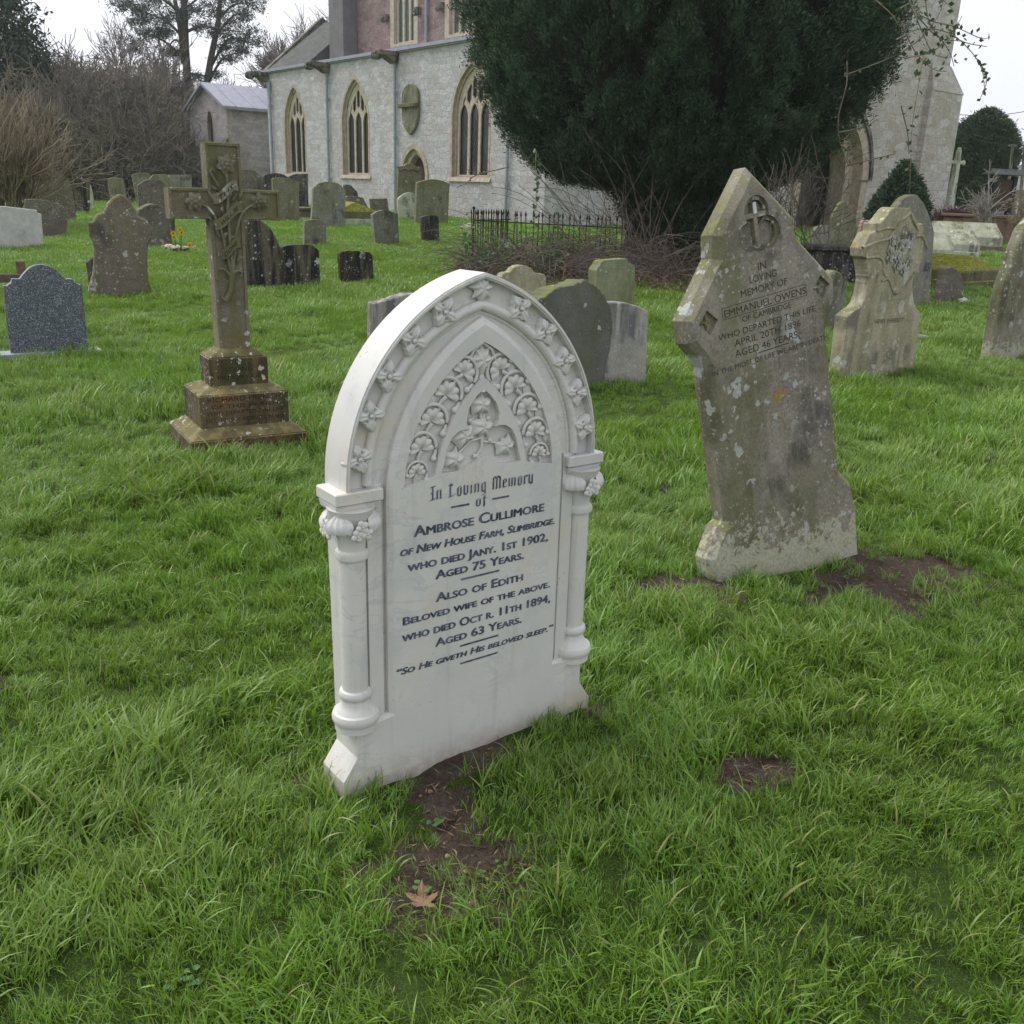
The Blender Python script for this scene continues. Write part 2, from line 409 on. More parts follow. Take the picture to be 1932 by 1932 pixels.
M_['mullion'] = simple('cream_window_stone', (.44, .385, .30), .85, .18, 6, .35)
M_['dark_glass'] = simple('leaded_dark_glass', (.022, .026, .026), .28, .4, 14, .4, .5)
M_['green_glass'] = simple('green_leaded_glass', (.05, .085, .07), .35, .4, 10, .4, .5)
M_['gargoyle'] = stone('weathered_spout_stone', (.12, .11, .09), (.2, .19, .15), lich=.2, big=.1, dark=.5)
M_['tin'] = simple('blue_grey_sheeting', (.19, .21, .25), .5, .1, 3, .1)
M_['grey_render'] = simple('grey_cement_render', (.17, .165, .165), .9, .12, 2, .3)

def masonry(name, c1, c2, mort, bw, bh, dirt=.3, dirtc=(.2, .18, .16), red=0., msize=.012, patch=.5, rnd=.62):
    g = G(name); tc = g.n('TexCoord').outputs['Object']; sx = g.n('SeparateXYZ', {0: tc})
    w = g.noise(tc, 1.1, 3); xo = g.math('ADD', g.math('ADD', sx.outputs[0], sx.outputs[1]), g.mr(w, 0, 1, -.05, .05, False))
    co = g.n('CombineXYZ', {0: xo, 1: g.math('ADD', sx.outputs[2], g.mr(g.noise(tc, 1.7, 3), 0, 1, -.05, .05, False)), 2: 0.}).outputs[0]
    cs = g.scale(co, (1 / bw, 1 / bh, 1))
    cs = g.n('VectorMath', {0: cs, 1: g.n('CombineXYZ', {0: g.math('MULTIPLY', g.math('FRACT', g.math('MULTIPLY', g.math('FLOOR', g.n('SeparateXYZ', {0: cs}).outputs[1]), .5)), 1.)}).outputs[0]}, operation='ADD').outputs[0]
    v1 = g.n('TexVoronoi', {'Vector': cs, 'Scale': 1., 'Randomness': rnd}, voronoi_dimensions='2D'); v2 = g.n('TexVoronoi', {'Vector': cs, 'Scale': 1., 'Randomness': rnd}, voronoi_dimensions='2D', feature='DISTANCE_TO_EDGE')
    rr_ = g.n('SeparateColor', {0: v1.outputs['Color']}).outputs[0]
    joint = g.math('MULTIPLY', g.mr(v2.outputs['Distance'], .0, msize * 5, 1, 0), g.mr(g.noise(tc, 2.2, 4), .35, .6, .25, .9))
    stc = g.mix(g.mr(rr_, .1, .9, 0, 1, False), c1, c2)
    stc = g.mix(joint, stc, mort)
    br = g.n('CombineXYZ', {0: 0.}); br_out = [stc, joint]
    n2 = g.noise(tc, 1.3, 8, .65); n3 = g.noise(tc, 14, 6, .7)
    col = br_out[0]
    col = g.mix(g.mr(n3, .38, .68, 0, patch), col, tuple(c * .62 for c in c1))
    col = g.mix(g.mr(g.noise(tc, 5, 5, .7), .5, .72, 0, .5), col, tuple(min(.85, c * 1.3) for c in c2))
    col = g.mix(g.mr(n2, .48, .7, 0, dirt), col, dirtc)
    if red: col = g.mix(g.mr(g.noise(tc, .8, 5, .6), .42, .58, 0, red), col, (.36, .26, .22))
    h = g.math('ADD', g.math('MULTIPLY', br_out[1], -.5), n3)
    return g.bsdf(col, .9, g.bump(h, .7, .03), .2)
M_['aisle_wall'] = masonry('limewashed_rubble', (.46, .45, .465), (.62, .61, .63), (.33, .32, .32), .42, .22, .45, (.30, .27, .25), .2, .02, .75)
M_['nave_wall'] = masonry('pinkish_limewash', (.22, .16, .15), (.36, .275, .255), (.19, .14, .13), .55, .26, .55, (.16, .125, .12), .15, .016, .8)
M_['tower_wall'] = masonry('tower_ashlar', (.44, .405, .36), (.58, .56, .55), (.36, .33, .29), .72, .36, .5, (.31, .26, .18), .1, .016, .8, .45)
M_['vestry_wall'] = masonry('grey_rubble', (.40, .38, .375), (.53, .51, .51), (.24, .22, .22), .4, .2, .5, (.19, .16, .15), .2)
M_['slate'] = masonry('slate_tiles', (.085, .088, .09), (.12, .125, .12), (.04, .04, .045), .45, .22, .5, (.12, .125, .06), 0, .01, .3)
M_['roof_brown'] = masonry('brown_roof_tiles', (.15, .10, .09), (.19, .13, .12), (.10, .07, .065), .3, .2, .2, (.12, .09, .08))
M_['roof_grey'] = masonry('grey_roof_tiles', (.20, .20, .22), (.25, .25, .27), (.16, .16, .17), .4, .3, .2, (.17, .16, .17))
M_['bark'] = stone('rough_bark', (.065, .055, .045), (.11, .095, .078), lich=.1, big=0, green=.3, bump=1., scale=.5)
M_['twig'] = simple('bare_brown_twig', (.25, .205, .145), .9, .35, 2, 0)
M_['twig_grey'] = simple('bare_grey_twig', (.25, .225, .205), .9, .3, 1, 0)
M_['twig_red'] = simple('dark_red_twig', (.13, .06, .055), .9, .4, 2, 0)
M_['cane'] = simple('dead_bramble_cane', (.145, .118, .095), .9, .45, 3, 0)
M_['soil'] = None
# ------------------------------------------------------------------ camera, sky, sun
cam = bpy.data.cameras.new('camera'); co_ = bpy.data.objects.new('camera', cam); COL.objects.link(co_); scene.camera = co_
cam.sensor_fit = 'HORIZONTAL'; cam.sensor_width = 36; cam.lens = 36 * F / 1932; cam.clip_start = .05; cam.clip_end = 2000
co_.matrix_world = Matrix(((RR[0], UU[0], -FW[0], 0), (RR[1], UU[1], -FW[1], 0), (RR[2], UU[2], -FW[2], H), (0, 0, 0, 1)))
SUN_EL, SUN_AZ = radians(52), radians(-62)          # azimuth measured from +y towards +x
w = bpy.data.worlds.new('World'); scene.world = w; w.use_nodes = True; nt = w.node_tree; nt.nodes.clear()
sky = nt.nodes.new('ShaderNodeTexSky'); sky.sky_type = 'NISHITA'; sky.sun_disc = False; sky.sun_elevation = SUN_EL; sky.sun_rotation = SUN_AZ
sky.air_density = 1.; sky.dust_density = 3.; sky.ozone_density = 1.
hs = nt.nodes.new('ShaderNodeHueSaturation'); hs.inputs['Saturation'].default_value = .22
mx = nt.nodes.new('ShaderNodeMix'); mx.data_type = 'RGBA'; mx.inputs[0].default_value = .72; mx.inputs[7].default_value = (6.7, 6.8, 7.5, 1)   # the cloud sheet over it
bg = nt.nodes.new('ShaderNodeBackground'); bg.inputs[1].default_value = .1; ow = nt.nodes.new('ShaderNodeOutputWorld')
nt.links.new(sky.outputs[0], hs.inputs['Color']); cn_ = nt.nodes.new('ShaderNodeTexNoise'); cn_.inputs['Scale'].default_value = 1.7; cn_.inputs['Detail'].default_value = 4; cr_ = nt.nodes.new('ShaderNodeMix'); cr_.data_type = 'RGBA'; cr_.inputs[6].default_value = (5.5, 5.65, 6.5, 1); cr_.inputs[7].default_value = (7.5, 7.55, 7.9, 1)
nt.links.new(cn_.outputs[0], cr_.inputs[0]); nt.links.new(cr_.outputs[2], mx.inputs[7]); nt.links.new(hs.outputs[0], mx.inputs[6]); nt.links.new(mx.outputs[2], bg.inputs[0]); nt.links.new(bg.outputs[0], ow.inputs[0])
sl = bpy.data.lights.new('sun', 'SUN'); sl.energy = 1.5; sl.angle = radians(50); sl.color = (1, .97, .92); so = bpy.data.objects.new('sun', sl); COL.objects.link(so)
so.rotation_euler = Vector((sin(SUN_AZ) * cos(SUN_EL), cos(SUN_AZ) * cos(SUN_EL), sin(SUN_EL))).to_track_quat('Z', 'Y').to_euler()
scene.view_settings.view_transform = 'Standard'; scene.view_settings.look = 'None'; scene.view_settings.exposure = .8; scene.view_settings.gamma = 1
scene.render.engine = 'CYCLES'; scene.cycles.max_bounces = 4; scene.cycles.diffuse_bounces = 3; scene.cycles.glossy_bounces = 2; scene.cycles.transmission_bounces = 2; scene.cycles.transparent_max_bounces = 8; scene.cycles.use_denoising = True

# ------------------------------------------------------------------ the ground sheet
def soil_shape(x, y):
    """>0 inside the bare patches of earth"""
    s = np.full(np.shape(x), -9.)
    n = .35 * np.sin(x * 17 + 2) * np.cos(y * 13 + 1) + .25 * np.sin(x * 31 + y * 27) + .18 * np.sin(x * 53 - y * 41 + 1.)
    for cx, cy, ax, ay, rot in SOIL:
        c, q = cos(rot), sin(rot); dx, dy = x - cx, y - cy
        u, v = (dx * c + dy * q) / ax, (-dx * q + dy * c) / ay
        s = np.maximum(s, 1 - np.sqrt(u * u + v * v) + n * .75)
    return s
SOIL = [(-.09, 1.85, .22, .16, .2), (-.10, 2.08, .08, .12, .3), (.70, 3.58, .26, .14, .2), (1.68, 3.80, .46, .26, .45), (.74, 2.33, .15, .08, .3), (-.14, 2.28, .17, .05, .64), (-1.55, 5.02, .3, .07, .5), (.30, 2.62, .05, .05, 0), (-.55, 2.20, .04, .05, 0)]

def spaced(a, b, s0, g):
    out = [0.]; s = s0
    while out[-1] < b: out.append(out[-1] + s); s *= g
    neg = [0.]; s = s0
    while neg[-1] > a: neg.append(neg[-1] - s); s *= g
    return np.array(neg[1:][::-1] + out)
gx = spaced(-900, 900, .045, 1.028); gy = spaced(-30, 1500, .045, 1.022) + 2.2
XX, YY = np.meshgrid(gx, gy); ss = soil_shape(XX, YY); ns = RNG.normal(0, 1, XX.shape)
near = (YY < 8) & (abs(XX) < 5)
ZZ = gz(XX, YY) + np.where(near, .004 * ns, 0) - np.where(ss > 0, .012 * np.clip(ss * 3, 0, 1), 0) + np.where((ss > -.1) & near, .006 * ns, 0)
ny, nx = XX.shape; idx = np.arange(ny * nx).reshape(ny, nx)
me = npmesh('ground', np.stack([XX.ravel(), YY.ravel(), ZZ.ravel()], 1), np.stack([idx[:-1, :-1].ravel(), idx[:-1, 1:].ravel(), idx[1:, 1:].ravel(), idx[1:, :-1].ravel()], 1))
att = me.attributes.new('soil', 'FLOAT', 'POINT'); att.data.foreach_set('value', np.clip(ss, -1, 1).ravel().astype(np.float32))
g = G('turf_and_earth'); pos = g.n('NewGeometry').outputs['Position']
sf = g.n('Attribute', attribute_name='soil').outputs['Fac']
n1 = g.noise(pos, 9, 7, .65); n2 = g.noise(pos, 70, 5, .7); n3 = g.noise(pos, .6, 5, .6)
soilc = g.mix(g.mr(n1, .3, .7), (.080, .062, .047), (.145, .113, .086)); soilc = g.mix(g.mr(n2, .35, .7, 0, .8), soilc, (.048, .036, .029)); soilc = g.mix(g.mr(g.noise(pos, 160, 2), .68, .74, 0, .8), soilc, (.24, .19, .13))
turf = g.mix(g.mr(n1, .3, .7), (.022, .036, .008), (.05, .085, .014)); turf = g.mix(g.mr(g.noise(pos, 230, 3, .7), .45, .65), turf, (.085, .15, .025))  # near turf darkened so gaps between tufts read as shade
yp = g.n('SeparateXYZ', {0: pos}).outputs[1]
farf = g.mr(yp, 10, 26)
turf = g.mix(farf, turf, g.mix(g.mr(n3, .35, .65), (.11, .24, .03), (.15, .29, .05)))
col = g.mix(g.mr(g.math('ADD', sf, g.mr(n1, .2, .8, -.12, .12, False)), -.16, -.02), turf, soilc)
h = g.math('ADD', n2, n1)
M_['ground'] = g.bsdf(col, .95, g.bump(h, 1., .02), .15)
go = link('ground', me, M_['ground'], smooth=True); tag(go, 'uneven green churchyard ground rising gently to the church', 'ground', kind='structure')
FOOT = []     # where no grass grows: (x, y, half width, half depth, yaw)
# ------------------------------------------------------------------ the white marble headstone
def rotm(loc, yaw, lean, tilt):
    return Matrix.Translation(Vector(loc)) @ Matrix.Rotation(yaw, 4, 'Z') @ Matrix.Rotation(lean, 4, 'X') @ Matrix.Rotation(tilt, 4, 'Y')
def yrot(a): return Matrix.Rotation(a, 4, 'Y')
MAR = M_['marble']; TM = .125
mh = empty('marble_headstone', M=rotm((-.0765, 2.374, gz(-.08, 2.37) - .004), radians(36.87), radians(-1.04), radians(.22)), label='white marble headstone with pointed arch, carved flowers and inked inscription, standing in grass', cat='headstone')
FOOT.append((-.0765 - .06 * sin(.6435), 2.374 + .06 * cos(.6435), .43, .06, radians(36.87)))

# body: silhouette at the level of the recesses
arc = parch(.397, 0, .853, 1.360, 22)[2:]
sil = [(-.436, -.25), (.436, -.25), (.43, .045), (.388, .106)] + [(.392, .5)] + arc + [(-.392, .5), (-.388, .106), (-.43, .045)]
bm_obj('body', plate_bm(sil, y0=.028, y1=TM), MAR, mh, bevel=.004, seg=2, smooth=True, only=lambda c: c.y > .1)
# base front, flush with the panel, with the panel, cut by the tympanum band and the trefoil
pan = parch(.270, .185, .80, 1.232, 22)
front = [(-.434, -.25), (.434, -.25), (.428, .045), (.386, .106), (.386, .188)] + [(.270, .200)] + pan[2:] + [(-.270, .200), (-.386, .188), (-.386, .106), (-.428, .045)]
pan2 = parch(.276, .185, .80, 1.242, 22)
front_o = [(-.436, -.25), (.436, -.25), (.430, .045), (.388, .108), (.388, .203)] + [(.284, .206)] + parch(.284, .185, .80, 1.250, 22)[2:] + [(-.284, .206), (-.388, .203), (-.388, .108), (-.430, .045)]
# tympanum band: between two pointed arches, closed at the bottom
bo = parch(.238, .835, .82, 1.188, 18); bi = parch(.150, .85, .80, 1.098, 18)
bo = [p for p in bo[2:] if p[1] >= .836]; bi = [p for p in bi[2:] if p[1] >= .851]
band = [(.238, .836)] + bo + [(-.238, .836), (-.152, .851)] + bi[::-1] + [(.152, .851)]
def lobes(circs, c0, n=96, rmin=0):
    out = []
    for i in range(n):
        a = 2 * PI * i / n; d = (cos(a), sin(a)); best = 0
        for x, z, r in circs:
            ox, oz = c0[0] - x, c0[1] - z; b = ox * d[0] + oz * d[1]; c = ox * ox + oz * oz - r * r; q = b * b - c
            if q > 0: best = max(best, -b + sqrt(q))
        out.append((c0[0] + d[0] * max(best, rmin), c0[1] + d[1] * max(best, rmin)))
    return out
def poly_trefoil():
    R = [(.0, 1.068), (.022, 1.050), (.042, 1.026), (.052, .999), (.050, .978), (.040, .964), (.055, .966), (.075, .964), (.095, .95), (.110, .925), (.118, .89), (.128, .858), (.085, .856), (.05, .860), (.025, .872), (.008, .888)]
    L = [(-x, z) for x, z in R[1:]][::-1]
    return R + [(0, .892)] + L
tre = poly_trefoil()
bm_obj('inscription_panel', plate_bm(front_o, [band, tre], 0., .028, [.017, .020], 0, .012, outer2=front), MAR, mh)
# roll moulding and hollow band edge along the arch
def arch_path(hw, za, zs=.853, n=26):
    a = parch(hw, 0, zs, za, n)[2:]; return [(x, 0, z) for x, z in a]
mb = MB()
mb.tube([(x, .022, z) for x, _, z in arch_path(.331, 1.279)], .0135, 10)
mb.tube([(x, .030, z) for x, _, z in arch_path(.314, 1.262)], .007, 8)
mb.build('roll_moulding', MAR, mh, True)
rim_o = parch(.397, .846, .853, 1.360, 22)[2:]; rim_i = parch(.386, .846, .853, 1.345, 22)[2:]
rim = [(.397, .846)] + rim_o + [(-.397, .846), (-.386, .846)] + rim_i[::-1] + [(.386, .846)]
bm_obj('arch_rim', plate_bm(rim, y0=0., y1=.028), MAR, mh, bevel=.004, seg=2, smooth=True, only=lambda c: c.y < .01)
# narrow flat strip outside the panel beside the columns
for s in (-1, 1):
    b = MB().box(*sorted((s * .294, s * .335)), .018, .029, .203, .853); b.build('pilaster_strip', MAR, mh)

# square carved flowers along the band
def leaf_mesh(outline, h=.012, ridge=.3, n=6, veins=True):
    """domed carved leaf from an outline (x,z) around its centre: rings shrink to the middle"""
    P = np.array(catmull(outline, True, 4)); c = P.mean(0); V = []; Fs = []; m = len(P)
    for j in range(n + 1):
        q = 1 - j / n
        for i, p in enumerate(P):
            d = p - c; r = hypot(*d); a = atan2(d[1], d[0])
            hh = h * (1 - q ** 2.2) + .35 * h * (0 if j == 0 else 1) * (1 - abs(2 * q - 1)) * (1 if veins else 0) * (.5 + .5 * cos(a * 5))
            V.append((c[0] + d[0] * q, -hh, c[1] + d[1] * q))
    for j in range(n):
        for i in range(m): Fs.append((j * m + i, j * m + (i + 1) % m, (j + 1) * m + (i + 1) % m, (j + 1) * m + i))
    return np.array(V), Fs
def flower(R=.0295, n=72, m=14):
    V = []; Fs = []
    for j in range(m + 1):
        q = j / m
        for i in range(n):
            a = 2 * PI * i / n; c2 = cos(2 * a); sq = min(1 / max(abs(cos(a)), abs(sin(a))), 1.36)
            lob = 1 - .11 * max(0, abs(c2) - .72) / .28 + .055 * cos(12 * a + PI)
            r = R * q * (1 + (sq * lob - 1) * min(1, q * 1.6))
            h = .0115 * (min(1, q * 2.2) ** .7) * (1 - .42 * q * q) + .0030 * q * (1 - q * .4) * (-cos(4 * a)) + .0022 * q * cos(12 * a)
            for k in range(4):
                d = hypot(r * cos(a) - .56 * R * cos(k * PI / 2), r * sin(a) - .56 * R * sin(k * PI / 2))
                if d < .0042: h -= .014 * (1 - d / .0042) + .003
            V.append((r * cos(a), -max(h, -.002) if q < .98 else .018, r * sin(a)))
    for j in range(m):
        for i in range(n): Fs.append((j * n + i, j * n + (i + 1) % n, (j + 1) * n + (i + 1) % n, (j + 1) * n + i))
    b = MB().add(V, Fs); b.ball((0, -.011, 0), .006, 8); return b.mesh('carved_flower')
fm = flower(); fm.materials.append(MAR); fm.polygons.foreach_set('use_smooth', [True] * len(fm.polygons))
FL = [(-.361, .926), (-.328, 1.030), (-.277, 1.123), (-.207, 1.205), (-.118, 1.271), (.118, 1.271), (.207, 1.205), (.277, 1.123), (.328, 1.030), (.361, .926)]
for i, (x, z) in enumerate(FL):
    a = atan2(z - .80, x); o = link('carved_flower', fm, None, mh); sc = 1.
    o.matrix_local = Matrix.Translation((x * .99, .0125, .80 + (z - .80) * .99)) @ yrot(-(a - PI / 2) * .9) @ Matrix.Diagonal((sc, 1, sc, 1))

# central vine leaf at the apex of the band
five = [(0, .052), (.012, .036), (.030, .044), (.027, .024), (.046, .012), (.026, .0), (.034, -.022), (.014, -.022), (.006, -.042), (-.006, -.042), (-.014, -.022), (-.034, -.022), (-.026, 0), (-.046, .012), (-.027, .024), (-.030, .044), (-.012, .036)]
b = MB(); b.add(*leaf_mesh([(x * .86, z * .84) for x, z in five], .013, n=7)); b.build('vine_leaf', MAR, mh, True, Matrix.Translation((0, .020, 1.314)))
# scrolled foliage in the tympanum band
def fan(n=6, R=.034):
    out = [(0, 0)]
    for i in range(n * 4 + 1):
        a = radians(200) * i / (n * 4) - radians(10); out.append((R * (1 + .13 * abs(sin(a * n * .9))) * cos(a), R * (1 + .13 * abs(sin(a * n * .9))) * sin(a)))
    return out
def scroll(mir):
    b = MB(); R = .034
    V = []; Fs = []; K = 41; J = 6
    for j in range(J + 1):
        q = j / J
        for i in range(K):
            t = i / (K - 1); a = radians(-15 + 215 * t); lob = abs(sin(t * PI * 5.5)) ** .6
            r = R * q * (.80 + .24 * lob); hgt = .011 * sin(min(1, q * 1.05) * PI * .82) + .0045 * q * lob
            V.append((r * cos(a), -hgt, r * sin(a)))
    for j in range(J):
        for i in range(K - 1): Fs.append((j * K + i, j * K + i + 1, (j + 1) * K + i + 1, (j + 1) * K + i))
    b.add(V, Fs)
    A = [radians(-40 + 225 * i / 20) for i in range(21)]
    b.tube([(.0435 * cos(a), -.007, .0435 * sin(a)) for a in A], .0052, 8)
    b.ball((.036, -.010, -.026), .0085, 6); b.ball((-.042, -.010, -.003), .0085, 6)
    b.tube([(.0, -.006, -.005), (-.010, -.007, -.022), (-.004, -.006, -.042)], [.007, .004], 6)
    return b.mesh('leaf_scroll')
sm = scroll(1); sm.materials.append(MAR); sm.polygons.foreach_set('use_smooth', [True] * len(sm.polygons))
SC = [(-.196, .866, .72), (-.181, .927, .98), (-.150, .995, 1.02), (-.107, 1.059, 1.04), (-.058, 1.110, .98)]
for k, (x, z, s) in enumerate(SC):
    ang = radians([10, 14, 24, 38, 55][k])
    for sd in (1, -1):
        o = link('leaf_scroll', sm, None, mh); o.matrix_local = Matrix.Translation((sd * x, .016, z)) @ Matrix.Diagonal((sd, 1, 1, 1)) @ yrot(ang * .9 - .15) @ Matrix.Diagonal((s, .85, s, 1))
# small pierced spandrel leaves on the outer side of the band
for k in range(len(SC) - 1):
    x = (SC[k][0] + SC[k + 1][0]) / 2 - .040 + .008 * k; z = (SC[k][1] + SC[k + 1][1]) / 2 + .016 + .003 * k
    for sd in (1, -1):
        V, Fs = leaf_mesh([(-.016, -.018), (.010, -.014), (.016, .010), (.0, .022), (-.012, .008)], .006, n=3, veins=False)
        MB().add(V * np.array([sd, 1, 1]) + np.array([sd * x, .014, z]), Fs).build('spandrel_leaf', MAR, mh, True)
b = MB(); b.add(*leaf_mesh([(x * .80, z * .95) for x, z in five], .014, n=6)); b.tube([(0, 0, -.03), (0, -.004, -.075)], [.008, .013], 8); b.tube([(-.045, -.002, .0), (-.028, -.006, .034), (0, -.006, .052), (.028, -.006, .034), (.045, -.002, 0)], .0045, 8)
b.build('palmette', MAR, mh, True, Matrix.Translation((0, .015, 1.133)))
# ivy spray in the trefoil
ivy = [(0, .040), (.009, .022), (.022, .020), (.036, .012), (.030, -.004), (.026, -.024), (.010, -.018), (0, -.026), (-.010, -.018), (-.026, -.024), (-.030, -.004), (-.036, .012), (-.022, .020), (-.009, .022)]
iv = MB(); iv.add(*leaf_mesh(ivy, .012, n=6)); ivm = iv.mesh('ivy_leaf'); ivm.materials.append(MAR); ivm.polygons.foreach_set('use_smooth', [True] * len(ivm.polygons))
for x, z, a, s in [(0, 1.022, 0, 1.), (.004, .962, -10, 1.05), (-.052, .944, 28, 1.0), (-.084, .886, -14, .98), (.080, .905, 205, .95)]:
    o = link('ivy_leaf', ivm, None, mh); o.matrix_local = Matrix.Translation((x, .014, z)) @ yrot(-radians(a)) @ Matrix.Diagonal((s, 1.1, s, 1))
b = MB(); b.tube([(0, .014, 1.0), (.006, .012, .955), (.004, .012, .905), (-.012, .014, .885)], .0042, 7); b.tube([(.004, .013, .925), (.04, .014, .918), (.07, .014, .912)], .0036, 7); b.tube([(-.02, .014, .99), (-.035, .014, .985)], .003, 6)
b.tube([(.004, .013, .935), (-.03, .014, .93), (-.07, .014, .90)], .0036, 7)
for x, z in [(.022, .985), (-.017, .888), (.030, .925), (-.035, .985)]: b.ball((x, .012, z), .0068, 6)
b.build('ivy_stem', MAR, mh, True)

# columns with rings, bases and leaf capitals
for s in (-1, 1):
    cx = s * .371; cy = .034
    c = MB().lathe([(.034, .29 + .02 * k_) for k_ in range(20)], (cx, cy, 0), 28); co = c.build('column_shaft', MAR, mh, 'auto')
    MB().lathe([(.034, .662), (.041, .666), (.0435, .676), (.041, .686), (.034, .690), (.033, .694)], (cx, cy, 0), 28).build('neck_ring', MAR, mh, 'auto')
    MB().lathe([(.056, .184), (.056, .204), (.060, .206), (.0635, .214), (.0635, .224), (.060, .233), (.053, .236), (.051, .240), (.044, .247), (.0385, .258), (.036, .271), (.0405, .274), (.0435, .281), (.0435, .289), (.040, .296), (.034, .299)], (cx, cy, 0), 30).build('column_base', MAR, mh, 'auto')
    cp = MB().lathe([(.034, .69), (.036, .715), (.041, .745), (.050, .775), (.060, .80)], (cx, cy, 0), 24).build('capital', MAR, mh, 'auto')
    # leaves of the capital: big curled leaves at the corners, a cluster of three blossoms between them
    lv = MB()
    def curl(cx_, cy_, cz, ang, R):
        V = []; Fs = []; K = 15; J = 9
        for j in range(J + 1):
            q = j / J
            for i in range(K):
                t = i / (K - 1) * 2 - 1; lob = .88 + .12 * abs(cos(t * PI * 2.4))
                x = t * R * sin(min(1, q + .18) * PI * .60) * lob; z = -R * 1.25 * q * lob; y = -R * .62 * sin(q * PI * .62) * (1 - .45 * t * t) - .004 * abs(sin(t * 7))
                V.append((x, y, z + R * .9))
        for j in range(J):
            for i in range(K - 1): Fs.append((j * K + i, j * K + i + 1, (j + 1) * K + i + 1, (j + 1) * K + i))
        M = Matrix.Translation((cx_, cy_, cz)) @ Matrix.Rotation(ang, 4, 'Z'); lv.add(tf(M, V), Fs)
    for dx, dy, ang in [(-.040, -.022, -.62), (.040, -.022, .62)]: curl(cx + dx, cy + dy + .0, .757, ang, .038)
    curl(cx + s * .040, cy + .04, .757, s * 1.95, .036)
    def blossom(px_, py_, pz, ang, r=.0145):
        for k in range(4):
            a = k * PI / 2 + .4; M = Matrix.Translation((px_, py_, pz)) @ Matrix.Rotation(ang, 4, 'Z'); lv.ball((r * .62 * cos(a), -.004, r * .62 * sin(a)), r * .62, 6, (1, .6, 1), M)
        lv.ball((px_, py_ - .009, pz), r * .22, 5)
    for dx, dz in [(0, .763), (-.013, .741), (.013, .743)]: blossom(cx + dx, cy - .056, dz, 0)
    for dy, dz in [(.015, .763), (.002, .741), (.028, .741)]: blossom(cx + s * .058, cy + dy, dz, s * PI / 2)
    lo = lv.build('capital_leaf', MAR, cp, True)
    x0, x1 = sorted((s * .298, s * .428))
    a = MB().box(x0, x1, -.004, TM - .015, .815, .846); a.frustum((x0 + .008, x1 - .008, .010, TM - .022), .792, (x0 + .004, x1 - .004, .003, TM - .018), .812)
    a.build('abacus', MAR, mh, bevel=.003)
